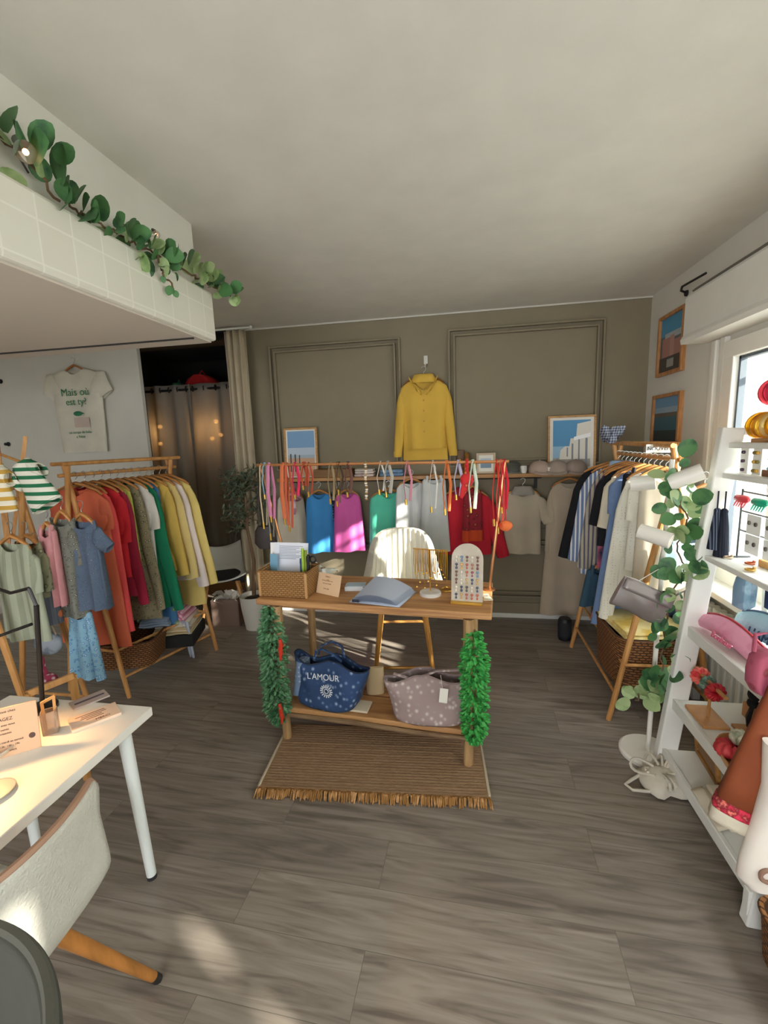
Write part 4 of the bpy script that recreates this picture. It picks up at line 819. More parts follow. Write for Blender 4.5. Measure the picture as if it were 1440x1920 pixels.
r = thing('notice_board', 'small kraft notice with printed lines leaning on the table beside the rattan box', 'sign', tuple(tw(-.245, -.11)), RT-.35); R = MX.Rotation(-.3, 4, 'X')
o = obj('card', MB().box((0, 0, .055), (.155, .006, .11)), mat('d8b894', .7), r, bevel=.001); o.matrix_local = R
for k, (s, z, sz) in enumerate((('MERCI', .092, .012), ('de ne pas poser vos', .072, .009), ('sacs sur la table', .057, .009), ('belle visite', .03, .009))):
    text('lettering', s, sz, mat('7d5a44', .8), r, R @ frameM((-.01, -.0036, z), (1, 0, 0), (0, 0, 1)), .0003)
o = obj('easel_leg', MB().bar((.0, .01, .08), (.0, .075, -.02), .012, .003), mat('c9a982', .7), r)
r = thing('card_stack', 'small white card pile behind the kraft notice', 'cards', tuple(tw(-.13, .0)), RT+.2); obj('cards', MB().box((0, 0, .012), (.1, .07, .024)), mat('c9cdd0', .6), r, bevel=.002); obj('top_card', MB().box((.01, 0, .026), (.1, .065, .003)), mat('a7b8c4', .6), r)
# open plastic-covered folder
r = thing('ring_binder', 'open pale blue catalogue lying on the middle of the table', 'binder', tuple(tw(.05, -.10)), RT-.1)
pm = mat('b9c3d6', .35, coat=.3)
obj('cover', MB().grid(lambda u, v: V(((u-.5)*.26+.02*v, (v-.5)*.23-.0, .004)), 2, 2), mat('a9b3c4', .4), r, solid=.003)
b = MB()
for k in range(7):
    b.grid(lambda u, v, k=k: V((-.13+.245*u*(1-.03*k)+.03*v+.004*k, -.105+.21*v, .007+.0035*k+.05*(1-u)*v*(.3+.1*k)+.018*sin(pi*u)*(.4+.1*k))), 14, 8)
obj('pages', b, pm, r, smooth=60)
obj('spine_label', MB().box((-.098, -.113, .012), (.035, .004, .012)), mat('1f2838', .5), r)
# jewellery stand: marble base, brass arms hung with chains
r = thing('necklace_stand', 'gold necklace stand on a white marble base', 'jewellery stand', tuple(tw(.285, -.02)), RT)
obj('base', MB().lathe([(.055, 0), (.055, .014), (.05, .018), (.004, .018)], 28), mat('e6e4de', .25, pat='noise', c2='cfccc6', sc=8), r)
obj('post', MB().tube([(0, 0, .015), (0, 0, .235)], .004), brass, r)
obj('arm', MB().tube([(-.085, .0, .24), (.085, .0, .232)], .0035), brass, r)
rnd = random.Random(8)
for k in range(20):
    x = -.08+.16*k/19; L = rnd.uniform(.10, .2); o_ = MB().tube([(x, -.004, .238), (x-.002, -.007, .238-L*.6), (x+.003, -.006, .238-L), (x+.008, -.005, .238-L*.6), (x+.006, .004, .238)], .0022, 5)
    o_.ball((x+.003, -.006, .236-L), .005, 6); obj('chain', o_, gold, r)
for lb, dx in (('flat gold bracelet on the table right of the marble base', .36), ('thin gold bangle lying right of the flat gold bracelet', .41)):
    r = thing('bracelet', lb, 'bracelet', tuple(tw(dx, .06, TZ+.004)), RT); obj('band', MB().torus((0, 0, 0), .03, .004), gold, r); obj('clasp', MB().box((.03, 0, .001), (.01, .006, .006)), gold, r)
r = thing('water_bottle', 'slim grey bottle between the gold stand and the earring board', 'bottle', tuple(tw(.405, .06)), RT); obj('body', MB().lathe([(.022, 0), (.023, .08), (.022, .1), (.014, .112)], 16), mat('6f7276', .4), r); obj('cap', MB().lathe([(.013, .11), (.013, .135), (.004, .137)], 12), mat('3d3f44', .4), r)
r = thing('pin_badge_card', 'little red and black card standing behind the grey bottle', 'card', tuple(tw(.40, .13)), RT); obj('card', MB().box((0, 0, .1), (.05, .004, .09)), mat('b84a38', .7), r); obj('stand', MB().tube([(0, 0, 0), (0, 0, .08)], .004), black, r)
# arched earring board
r = thing('earring_board', 'arched wooden earring board with rows of earrings at the right end of the table', 'display board', tuple(tw(.475, -.12)), RT-.05); R = MX.Rotation(-.14, 4, 'X')
pl = [(-.075, 0)]+[(.075*cos(a), .215+.075*sin(a)) for a in [pi-pi*i/16 for i in range(17)]]+[(.075, 0)]
o = obj('board', MB().prism([(x, 0, z) for x, z in pl], (0, 1, 0), .014), mat('c6beb0', .7, pat='noise', c2='b7ad9d', sc=12), r, bevel=.002, smooth=30); o.matrix_local = R
o = obj('stand_foot', MB().box((0, .03, .006), (.15, .1, .012)), gold, r, bevel=.002)
cols = ['b5523a', '2c3c58', 'd7a04a', '8a3a4a', 'caa15e', '46403c', 'a8664a', '5b7ea0', 'd9d2c0', '6a3a2c']
rnd = random.Random(11)
for row in range(6):
    for cc in range(5):
        z = .225-.036*row; x = -.05+.025*cc
        q = MB().ball((x, -.006, z), .0065, 8, (1, .5, 1)).tube([(x, -.005, z), (x, -.006, z-.014)], .0015, 5).ball((x, -.007, z-.017), rnd.uniform(.004, .006), 8, (1, .5, 1.3))
        g = thing('earring', f"{('first', 'second', 'third', 'fourth', 'fifth')[cc]} drop earring in the {('top', 'second', 'third', 'fourth', 'fifth', 'lowest')[row]} row of the arched earring board", 'earring', (0, 0, 0), 0, 'earrings on the arched board'); g.matrix_world = T @ MX.Translation((.475, -.12, TZ)) @ MX.Rotation(-.05, 4, 'Z') @ R
        obj('pendant', q, mat(rnd.choice(cols), .35), g)
r = thing('price_card', 'cream price card lying at the right corner of the table', 'card', tuple(tw(.555, -.02, TZ+.001)), RT+.3); obj('card', MB().box((0, 0, .001), (.06, .09, .002)), mat('e8e2cc', .7), r); obj('printed_lines', MB().box((0, .02, .0023), (.04, .004, .0006)).box((0, .005, .0023), (.035, .004, .0006)), ink, r)
r = thing('vase', 'little white ceramic bottle vase behind the kraft notice', 'vase', tuple(tw(-.315, .02)), RT); obj('body', MB().lathe([(.025, 0), (.03, .03), (.026, .06), (.012, .085), (.013, .105), (.009, .105), (.008, .08)], 18), white, r); obj('collar', MB().torus((0, 0, .105), .011, .003), mat('8a7a60', .6), r)
r = thing('silk_scarf', 'white fluffy cloth draped behind the rattan box', 'cloth', tuple(tw(-.385, .10)), RT); b = MB().grid(lambda u, v: V(((u-.5)*.2+.01*sin(9*v), (v-.5)*.1, .05+.05*sin(pi*u)*sin(pi*v)+.012*sin(11*u+5*v))), 20, 12); obj('drape', b, cloth('dfe2d8'), r, solid=.004); obj('edge', MB().tube([(-.09, -.05, .04), (-.03, -.06, .0), (.05, -.06, .0), (.1, -.05, .04)], .006), cloth('d4d8cc'), r)

# ---- copper rail standing on the table with straps
r = thing('copper_rail', 'copper garment rail standing over the console table', 'rail', tuple(tw(0, .1)), 0); c0 = V(r.location)
RA, RB = V((-1.11, 2.36, 1.486)), V((.215, 2.29, 1.474)); P0, P1 = tw(-.565, .12, TZ), tw(.575, .1, TZ)
obj('top_bar', MB().tube([RA-c0-V((.02, 0, 0)), RB-c0+V((.02, 0, 0))], .008, 10), copper, r)
obj('post', MB().tube([P0-c0, RA-c0], .007, 10), copper, r); obj('post', MB().tube([P1-c0, RB-c0], .007, 10), copper, r)
for p in (P0, P1): obj('foot', MB().lathe([(.03, 0), (.03, .006), (.009, .012)], 18, p-c0), copper, r)
GS = 'straps on the copper rail'
def strap(lb, px, py1, c, w_=.012, loop=.03, pat=None, beads=False, dx=0, cat='strap', drop2=None):
    t = (px-490)/(947-490); p = RA.lerp(RB, t); L = (py1-870)/375*1.0*.99
    r = thing('bag_strap', lb, cat, tuple(p), 0, GS); a = .012; m_ = cloth(c, **(pat or {}))
    path = [(-loop*.3, -.01, -L*.96), (-loop*.5, -.012, -L*.5), (-.004, -.012, -.01), (0, 0, .011), (.004, .012, -.01), (loop*.5+dx, .012, -L*.45), (loop*.25+dx, -.004, -L)]
    if beads:
        b = MB(); n = int(L/.017)
        for i in range(n):
            z = -i*.017; b.ball((.002*sin(i), -.012, z), .0085, 8)
        obj('beads', b, m_, r); obj('hanging_loop', MB().torus((0, 0, 0), .011, .002, (1, 0, 0)), gold, r)
    else:
        obj('band', MB().tube(path, w_/2, 8, flat=.35), m_, r); obj('clasp', MB().tube([(-loop*.3, -.01, -L*.95), (-loop*.25, -.01, -L-.02)], .006, 8), gold, r)
st = [('sky blue strap at the left end of the copper rail', 499, 935, '8fb7c8', .022), ('cream cord strap at the left end of the copper rail', 492, 1000, 'b9a888', .008), ('pink woven strap second from the left end of the copper rail', 509, 985, 'c47a9a', .02), ('grey and black strap beside the pink woven strap', 505, 1025, '7d7668', .01),
      ('terracotta strap left of the seaside print', 538, 990, 'c8683f', .022), ('rosy terracotta strap hanging over the beige top', 546, 1005, 'b8573a', .016), ('raspberry strap over the beige top', 562, 935, 'd8345c', .02), ('burnt orange wide strap over the blue top edge', 580, 915, 'b8583a', .03), ('brick red slim strap right of the orange strap', 590, 930, 'a8482f', .012),
      ('beige flat strap hanging in front of the pink top', 633, 945, 'a08b6a', .016), ('dark brown beaded strap in front of the pink top', 650, 925, '4b3a33', .014), ('olive thin strap in front of the pink top', 646, 950, '6f6138', .01), ('brown shell strap between the pink and mint tops', 667, 930, '6b4a3e', .02)]
for lb, px, y1, c, w_ in st: strap(lb, px, y1, c, w_)
strap('brown and white beaded strap in front of the mint top', 701, 950, 'a08258', beads=True, pat=dict(pat='stripe_z', c2='e6ddcc', sc=30))
st = [('white cord strap over the mint top', 729, 925, 'ded9ce', .01), ('grey and white plaited strap left of the white shirt', 742, 930, 'aca89c', .02), ('dusty pink strap over the white striped shirt', 778, 945, 'c98494', .014), ('pearl white strap in front of the pale trousers', 824, 960, 'd5d0c6', .01),
      ('orange and pink strap with charms over the red blouse', 848, 965, 'd8783f', .016), ('lavender white strap over the red blouse', 868, 935, 'b9b6d0', .016), ('mint and cream strap over the patterned top', 893, 960, 'c8d8c4', .018),
      ('red strap at the right end of the copper rail', 933, 985, 'd03a2c', .012), ('coral red strap crossing at the right end of the copper rail', 940, 1000, 'e05a48', .012), ('crimson strap at the very right end of the copper rail', 946, 960, 'c81f34', .014)]
for lb, px, y1, c, w_ in st: strap(lb, px, y1, c, w_, loop=.04)
r = thing('handbag', 'dark brown shoulder bag hanging at the left end of the copper rail', 'bag', tuple(RA+V((-.012, .02, -.012)))); obj('pouch', MB().loft([ell((0, 0, z), w_, .03, 18) for z, w_ in ((-.34, .04), (-.37, .06), (-.44, .066), (-.47, .04))]), mat('2a2220', .6), r); obj('strap', MB().tube([(-.04, 0, -.37), (-.02, 0, -.15), (0, 0, .022), (.02, 0, -.15), (.04, 0, -.37)], .006), mat('2a2220', .6), r)
r = thing('scarf', 'red patterned scarf knotted on the copper rail behind the lavender strap', 'scarf', tuple(RA.lerp(RB, .86)+V((0, .0, -.02)))); sc_ = cloth('c82a2a', pat='floral', c2='e8845a', c3='9a1a22', sc=30)
obj('knot', MB().ball((0, 0, -.07), .034, 12, (1, .6, 1.1)), sc_, r); obj('tail', MB().tube([(0, 0, .03), (0, 0, -.05), (-.015, -.01, -.12), (-.03, -.01, -.16)], [.008, .012, .018, .008], 8, flat=.5), sc_, r); obj('loop', MB().torus((0, 0, .018), .016, .006, (1, 0, 0)), sc_, r)
r = thing('tassel', 'red tassel charm dangling at the right end of the copper rail', 'charm', tuple(RB+V((-.01, -.01, -.012)))); obj('cord', MB().tube([(0, 0, .015), (.01, 0, -.15), (.015, 0, -.28)], .003), cloth('c81f34'), r); obj('flower', MB().ball((.015, 0, -.31), .035, 12, (1, .7, .8)), cloth('c83a22', pat='noise', c2='e0713a', sc=20), r)

# ---- tall upholstered stool behind the table
r = thing('bar_stool', 'tall cream channel tufted stool with golden legs behind the table', 'bar stool', (-.40, 2.90, 0), .12)
cream = cloth('d9d5c6', bump=.1)
def back(u, v):
    a = (u-.5)*2.5; R_ = .232; fl = .011*abs(sin(u*pi*13))**.5
    z = .60+.37*v*(1-.62*abs(2*u-1)**4.5)
    return V(((R_-.035*v)*sin(a)*1.08, .16-(R_)*(1-cos(a))*1.15+.05*v+.0+fl, z))
inner = [[back(i/104, j/10) for i in range(105)] for j in range(11)]
b = MB(); k = 105
def shell(off):
    return [p+V((p.x*off*2, off, 0)) for row in inner for p in row]
n_ = len(inner)*k
front = [p for row in inner for p in row]; rear = [p+V((.055*p.x/.25*min(1, abs(p.x)*5), .05*(1-.5*abs(p.x)/.26), 0)) for row in inner for p in row]
fs = []
for j in range(10):
    for i in range(104):
        q = j*k+i; fs.append((q, q+1, q+k+1, q+k)); fs.append((n_+q, n_+q+k, n_+q+k+1, n_+q+1))
for i in range(104): q = 10*k+i; fs.append((q, q+1, n_+q+1, n_+q)); fs.append((i, n_+i, n_+i+1, i+1))
for j in range(10):
    q = j*k; fs.append((q, q+k, n_+q+k, n_+q)); q += 104; fs.append((q, n_+q, n_+q+k, q+k))
b.add(front+rear, fs); obj('backrest', b, cream, r, smooth=60)
obj('seat', MB().loft([[V((q.x, q.y-.03, z)) for q in ell((0, 0, 0), w_, w_*.92, 32, sq=.8)] for z, w_ in ((.52, .2), (.535, .232), (.575, .24), (.60, .23), (.612, .18))]), cream, r, smooth=60)
oakleg = mat('c9924a', .4, pat='wood', c2='a87434', sc=8, stretch=(6, 6, 1))
ft = [(-.2, -.17), (.2, -.17), (-.2, .16), (.2, .16)]
for x, y in ft: obj('leg', MB().tube([(x*.68, y*.68, .53), (x, y, 0)], [.02, .014], 10), oakleg, r)
def lp(x, y, z): t = 1-z/.53*.32; return (x*t, y*t, z)
for a, bb, z in ((0, 1, .1), (2, 3, .3), (0, 2, .22), (1, 3, .22)): obj('footrest', MB().tube([lp(*ft[a], z), lp(*ft[bb], z)], .01, 8), brass if z == .1 else oakleg, r)
# ---------------------------------------------------------------- white ladder shelf by the window
LY0, LY1 = 1.40, 2.10                      # near and far side
def railx(z): return .905+.185*z/1.6
BX = 1.36
lw = white
r = thing('ladder_shelf', 'white leaning ladder shelf in front of the window full of accessories', 'shelf unit', (1.1, 1.75, 0)); c0 = V(r.location)
for y in (LY0, LY1):
    obj('side_rail', MB().bar(V((railx(0)+.035, y, 0))-c0, V((railx(1.6)+.02, y, 1.6))-c0, .045, .085, (1, 0, 0)), lw, r, bevel=.006)
    obj('rear_post', MB().bar(V((BX, y, 0))-c0, V((BX-.08, y, 1.58))-c0, .04, .04, (1, 0, 0)), lw, r, bevel=.004)
    obj('top_cap', MB().bar(V((railx(1.6), y, 1.585))-c0, V((BX-.06, y, 1.585))-c0, .04, .03), lw, r, bevel=.006)
SZ = [.12, .375, .73, 1.06, 1.415, 1.54]
for z in SZ:
    x0 = railx(z)+.01; x1 = BX-.05*z/1.6-.02
    obj('shelf_board', MB().box(V(((x0+x1)/2, (LY0+LY1)/2, z-.01))-c0, (x1-x0, LY1-LY0-.04, .022)), lw, r, bevel=.003)
    if z < 1: obj('front_lip', MB().box(V((x0+.004, (LY0+LY1)/2, z-.02))-c0, (.02, LY1-LY0-.04, .05)), lw, r, bevel=.003)
obj('plinth', MB().box(V((1.12, LY0, .085))-c0, (.44, .03, .09)), lw, r, bevel=.003)
def lsh(i, y, dx): z = SZ[i]; return (railx(z)+dx, y, z+.002)
# radiator and sill stuff behind
r = thing('radiator', 'white ribbed radiator under the window behind the ladder shelf', 'radiator', (WX-.07, 2.15, .12))
for i in range(24): obj('fin', MB().box((0, -.7+i*.062, .26), (.06, .034, .5)), white, r, bevel=.008)
obj('header', MB().box((0, 0, .03), (.03, 1.5, .03)).box((0, 0, .49), (.03, 1.5, .03)), white, r); obj('valve', MB().lathe([(.02, 0), (.02, .05), (.012, .06)], 12, (0, .76, .47)), white, r)
for y in (-.6, .6): obj('foot', MB().box((0, y, -.05), (.04, .04, .14)), white, r)
# bangles on wooden bars above the top shelf
r = thing('bangle_stand', 'two tier wooden bangle stand on top of the ladder shelf', 'jewellery stand', (1.2, 1.80, SZ[5])); 
wd = mat('b5824e', .5, pat='wood', c2='93643a', sc=8, stretch=(6, 1, 6))
obj('base', MB().box((0, 0, .008), (.12, .44, .016)), wd, r, bevel=.002)
for z, x in ((.09, 0), (.22, .03)): obj('bar', MB().tube([(x, -.22, z), (x, .285, z)], .012, 10), wd, r)
for y in (.0,): obj('post', MB().box((.02, y, .11), (.016, .02, .21)), wd, r)
def bangles(word, z, x, y0, n, cols, R_, g):
    for i in range(n):
        y = y0-i*.03; t = ['first', 'second', 'third', 'fourth', 'fifth', 'sixth', 'seventh', 'eighth'][i]
        q = thing('bangle', f'{t} {word} from the far end of the wooden bar', 'bangle', (1.2+x, 1.80+y, SZ[5]+z-R_+.018), 0, g)
        m_ = mat(cols[i % len(cols)], .12, trans=.5); obj('ring', MB().torus((0, 0, 0), R_, .012, (.25, 1, .1), 22, 8), m_, q); 
        obj('inlay', MB().torus((0, .0, 0), R_-.009, .005, (.25, 1, .1), 22, 6), mat('f0d9d2' if 'red' in word else 'f3e2b0', .2), q)
bangles('red resin bangle', .22, .03, .26, 6, ['d4404e', 'b82a44', 'e0707c'], .042, 'red bangles on the upper bar')
bangles('amber resin bangle', .09, 0, .27, 7, ['d89a10', 'c98418', 'e8b840', 'f0d890'], .042, 'amber bangles on the lower bar')
# earring cards on the fifth shelf, tray
r = thing('tray', 'brown wooden tray on the fifth shelf of the ladder shelf', 'tray', (1.2, 1.70, SZ[4]+.001)); obj('base', MB().box((0, 0, .006), (.16, .4, .012)), mat('7a4a2a', .5), r); obj('lip', MB().box((-.078, 0, .014), (.006, .4, .022)).box((.078, 0, .014), (.006, .4, .022)), mat('7a4a2a', .5), r)
def ecard(lb, p, c, rows, colsn, h=.09, w_=.07, rz=0, g='earring cards on the ladder shelf'):
    q = thing('earring_card', lb, 'earring card', p, rz, g); obj('card', MB().box((0, 0, h/2), (.003, w_, h)), mat('f0efe8', .6), q)
    for a in range(rows):
        for b2 in range(colsn):
            obj('earring', MB().ball((-.006, (-.5+(b2+.5)/colsn)*w_*.8, h*(.85-.7*a/max(1, rows-1) if rows > 1 else .5)), .008, 8), mat(c[(a+b2) % len(c)], .3), q)
for k, (lb, y, c) in enumerate((('earring card with dark purple studs at the far end of the fifth shelf', 2.03, ['3a2a3a', '4b3548']), ('earring card with gold and olive studs on the fifth shelf', 1.95, ['c79a3a', '7a6a2a']), ('earring card with pearl studs on the fifth shelf', 1.86, ['efe8da', '8fb0b8']), ('earring card with brown studs on the fifth shelf', 1.76, ['7a5038', 'c9a070']))):
    ecard(lb, (1.13, y, SZ[4]+(.016 if y < 1.9 else .002)), c, 3, 1 if k == 0 else 2, .10, .05)
# wire rack with clips and earring cards on the fourth shelf
r = thing('wire_rack', 'dark wire display rack with three bars on the fourth shelf', 'display rack', (1.14, 1.74, SZ[3]+.002)); wr = mat('4a4f50', .4, metal=.6)
for y in (-.3, .3): obj('upright', MB().tube([(0, y, 0), (0, y, .29)], .004, 6), wr, r); obj('foot', MB().tube([(-.05, y, .004), (.05, y, .004)], .004, 6), wr, r)
for z in (.12, .20, .28): obj('bar', MB().tube([(0, -.3, z), (0, .3, z)], .0035, 6), wr, r)
for lb, y, c in (('coral red hair claw at the far end of the wire rack', 1.99, 'e0444e'), ('emerald hair claw next to the coral red one', 1.88, '14a880'), ('rose pink hair claw next to the emerald one', 1.77, 'e88a96'), ('tan hair claw at the near end of the wire rack', 1.66, 'c79a6a')):
    q = thing('hair_claw', lb, 'hair claw', (1.12, y, SZ[3]+.27), 0, 'hair claws on the wire rack'); mm = mat(c, .2)
    obj('body', MB().loft([ell((0, 0, 0), .016, .01, 10)]+[[V((.012*cos(a)*w_-.005, yy, .012*sin(a)*w_-.012)) for a in [2*pi*i/10 for i in range(10)]] for yy, w_ in ((-.04, .5), (-.02, 1), (.02, 1), (.04, .5))][1:] if False else [[V((.016*cos(a)*w_-.008, yy, .016*sin(a)*w_-.012)) for a in [2*pi*i/10 for i in range(10)]] for yy, w_ in ((-.045, .35), (-.03, .9), (0, 1), (.03, .9), (.045, .35))]), mm, q)
    for k in range(5): obj('tooth', MB().tube([(-.008, -.03+k*.015, -.02), (-.02, -.03+k*.015, -.045)], [.004, .002], 5), mm, q)
k = 0
for zt, nm in ((.20, 'middle'), (.12, 'lower')):
    for y, wd_, c in ((1.93, 'far', ['4a4038', '6a6458']), (1.82, 'second', ['2f2a2c', '5b5148']), (1.70, 'third', ['8a6a3a', 'b08a4a']), (1.58, 'near', ['3a3438', '6a4a52'])):
        q = thing('earring_card', f'{wd_} white earring card on the {nm} bar of the wire rack', 'earring card', (1.128, y, SZ[3]+zt-.078), 0, 'earring cards on the wire rack'); obj('card', MB().box((0, 0, .04), (.002, .085, .075)), mat('f2f3f0', .5), q)
        for s in (-1, 1): obj('earring', MB().ball((-.006, s*.02, .045), .008, 8, (.6, 1, 1.2)), mat(c[(s+1)//2], .3), q)
for lb, p, s, c in (('pale wooden jewellery tray at the back of the fourth shelf', (1.24, 1.80, SZ[3]+.002), (.16, .24), 'd8b070'), ('darker wooden jewellery tray at the front of the fourth shelf', (1.2, 1.56, SZ[3]+.002), (.2, .2), 'c28a3e')):
    r = thing('tray', lb, 'tray', p, .1); b = MB().box((0, 0, .005), (s[0], s[1], .01))
    for q in (-1, 1): b.box((q*s[0]/2, 0, .014), (.008, s[1], .028)).box((0, q*s[1]/2, .014), (s[0], .008, .028))
    obj('body', b, mat(c, .5, pat='wood', c2='a8743a', sc=6, stretch=(6, 1, 6)), r, bevel=.002)
    obj('lining', MB().box((0, 0, .012), (s[0]-.02, s[1]-.02, .003)), mat('eadfc8', .8), r)
for lb, dx, y, c in (('small beige ring on the far corner of the fourth shelf', .07, 2.02, 'b9a58a'), ('small copper ring on the fourth shelf', .10, 1.93, 'b9603a'), ('small gold ring at the front edge of the fourth shelf', .05, 1.84, 'caa14a')):
    r = thing('ring', lb, 'ring', lsh(3, y, dx)); obj('band', MB().torus((0, 0, .006), .014, .004), mat(c, .3, metal=.4), r); obj('stone', MB().ball((.014, 0, .012), .006, 8), mat(c, .2), r)
# tassels and bags hung at the far side
for lb, x, y, L, c in (('navy tassel charm hanging from the wire rack at the far end', 1.09, 2.06, .22, '1c2438'), ('slate tassel charm left of the navy tassel', 1.07, 2.075, .17, '5b6780')):
    r = thing('tassel', lb, 'charm', (x, y, SZ[3]+.25)); m_ = cloth(c, pat='stripe_x', c2='0f1420', sc=120); obj('cord', MB().tube([(0, 0, .03), (0, 0, -.05)], .003), m_, r); obj('head', MB().ball((0, 0, -.055), .014, 10), m_, r); obj('fringe', MB().lathe([(.012, -.06), (.02, -.12), (.03, -.05-L), (.002, -.05-L)], 16), m_, r, smooth=60)
for lb, x, y, c, c2, L in (('pale blue denim bag hanging below the fourth shelf at the far end', 1.16, 2.0, '9db8c8', '6f8ea3', .17), ('navy pouch hanging right of the pale blue denim bag', 1.25, 1.95, '131c30', '2a3a5c', .16)):
    r = thing('hanging_bag', lb, 'bag', (x, y, SZ[3]-.025)); obj('body', MB().loft([ell((0, 0, -z), w_, .02, 20, .006, 2) for z, w_ in ((.03, .015), (.05, .034), (.09, .042), (L, .04), (L+.012, .02))]), cloth(c, pat='noise', c2=c2, sc=12), r); obj('strap', MB().tube([(-.02, 0, -.045), (0, 0, 0), (.02, 0, -.045)], .004), cloth(c), r)
# pouches on the third shelf
def pouch(lb, p, rz, L, H_, D, mt_, txt, tm, edge):
    r = thing('pouch', lb, 'pouch', p, rz)
    b = MB(); rings = []
    for i in range(21):
        u = i/20; x = (u-.5)*L; q = max(.28, min(1, sin(pi*(.04+.92*u))**.35)); sag = .018*sin(pi*u*1.5)
        rings.append([V((x, D/2*q*sa+.03*u, H_*(.5+.5*ca)*(q*.55+.45)+sag+.002)) for sa, ca in [(math.copysign(abs(sin(a))**.8, sin(a))*(1-.55*max(0, cos(a))), cos(a)) for a in [2*pi*k/24 for k in range(24)]]])
    b.loft(rings); obj('body', b, mt_, r, smooth=60)
    obj('zip', MB().tube([(rg[0].x, rg[0].y, rg[0].z+.002) for rg in rings[1:-1]], .005, 6), edge, r)
    text('lettering', txt, H_*.42, tm, r, frameM((0.01, -D*.5-.004, H_*.52), (1, .04, 0), (0, .28, 1)), .002)
    obj('zip_pull', MB().box((L*.44, 0, H_*.9), (.02, .006, .01)), steel, r)
pouch('light blue pouch with navy L\'AMOUR lettering on the third shelf', (1.19, 1.82, SZ[2]+.002), radians(-84), .44, .12, .08, mat('8ec6dc', .5, pat='noise', c2='a9dbe8', sc=12, bump=.3), "L'AMOUR", mat('1f4a66', .6), mat('55748c', .6))
pouch('pink pouch with embroidered lettering at the front edge of the third shelf', (1.06, 1.86, SZ[2]+.002), radians(-88), .42, .085, .10, mat('e88fae', .6, pat='noise', c2='f2a8c4', sc=12, bump=.3), 'Bonheur', mat('d66a88', .6), mat('b83a44', .6))
# second shelf: scrunchie stand, tray with scrunchies
def scrunch(lb, p, R_, q, c, c2, ax=(0, 0, 1), seed=0, nm='scrunchie'):
    r = thing(nm, lb, 'scrunchie', p, 0, 'scrunchies on the ladder shelf'); Q = V((0, 0, 1)).rotation_difference(V(ax)).to_matrix(); rings = []; N = 72
    for i in range(N+1):
        a = 2*pi*(i % N)/N; ra = q*(1+.16*sin(a*13+seed)); rings.append([Q @ V(((R_+ra*cos(t))*cos(a), (R_+ra*cos(t))*sin(a), ra*sin(t)+.12*q*sin(9*a))) for t in [2*pi*k/10 for k in range(10)]])
    m_ = mat(c, .5, pat='noise', c2=c2, sc=25); o = obj('ruffle', MB().loft(rings, cap=False), m_, r, smooth=60); 
    obj('inner_seam', MB().torus((0, 0, 0), R_-q*.75, .003, ax, 24, 5), mat(c2, .6), r)
wd2 = mat('c9935c', .5, pat='wood', c2='a8743e', sc=8)
r = thing('scrunchie_stand', 'wooden T-bar stand on the second shelf holding the red scrunchies', 'display stand', (1.03, 1.965, SZ[1]+.002)); obj('base', MB().box((0, -.02, .006), (.1, .16, .012)), wd2, r, bevel=.002); obj('post', MB().tube([(0, -.03, .01), (0, -.03, .165)], .006), wd2, r); obj('bar', MB().tube([(0, -.14, .165), (0, .1, .165)], .008), wd2, r)
scrunch('bright red scrunchie at the far end of the T-bar stand', (1.03, 2.02, SZ[1]+.155), .022, .017, 'd8303c', 'e86a5a', (0, 1, 0), 1); scrunch('dark green scrunchie between the two red ones', (1.035, 1.965, SZ[1]+.152), .02, .013, '3a5a48', '6f8a78', (0, 1, 0), 2); scrunch('deep red velvet scrunchie at the near end of the T-bar stand', (1.03, 1.90, SZ[1]+.15), .022, .017, '9a0f1c', 'b81a28', (0, 1, 0), 3)
r = thing('scrunchie_stand', 'wooden peg stand on the second shelf holding the black bow', 'display stand', (1.14, 1.83, SZ[1]+.002)); obj('base', MB().box((0, 0, .006), (.08, .14, .012)), wd2, r); obj('post', MB().tube([(0, 0, .01), (0, 0, .17)], .006), wd2, r)
r = thing('hair_bow', 'black velvet bow on the peg stand', 'hair bow', (1.14, 1.83, SZ[1]+.15)); bv = cloth('0e0f14'); obj('knot', MB().ball((-.012, 0, 0), .02, 10), bv, r); obj('loop', MB().ball((-.012, 0, .034), .026, 12, (.7, 1, .9)), bv, r); obj('tail', MB().tube([(-.012, 0, -.01), (-.02, .004, -.06), (-.018, 0, -.10)], [.014, .02, .016], 8, flat=.5), bv, r)
r = thing('tray', 'long low wooden box at the back of the second shelf', 'box', (1.24, 1.78, SZ[1]+.002)); b = MB().box((0, 0, .004), (.1, .42, .008))
for q in (-1, 1): b.box((q*.048, 0, .03), (.006, .42, .06)).box((0, q*.21, .03), (.1, .006, .06))
obj('body', b, wd2, r)
r = thing('tray', 'oval wooden tray of scrunchies at the near end of the second shelf', 'tray', (1.04, 1.62, SZ[1]+.002)); obj('body', MB().loft([[V((.10*q*cos(a), .19*q*sin(a), z)) for a in [2*pi*k/32 for k in range(32)]] for q, z in ((.92, 0), (1, .028), (.96, .03), (.9, .01))]), wd2, r, smooth=50)
TZ2 = SZ[1]+.02
scrunch('coral red ruffled scrunchie at the far side of the oval tray', (1.0, 1.69, TZ2+.02), .04, .024, 'd84a4e', 'b82a34', (0, .2, 1), 4); scrunch('sage green and white scrunchie lying on the coral one', (1.045, 1.70, TZ2+.052), .032, .022, '8d9a7c', 'd8d8c4', (.2, .1, 1), 5)
scrunch('coral scrunchie in the middle of the oval tray', (1.0, 1.585, TZ2+.02), .036, .024, 'd84a4e', 'a82030', (0, -.1, 1), 6); scrunch('plum scrunchie at the near end of the oval tray', (1.02, 1.50, TZ2+.018), .032, .02, '4a2030', '6a3048', (0, 0, 1), 7)
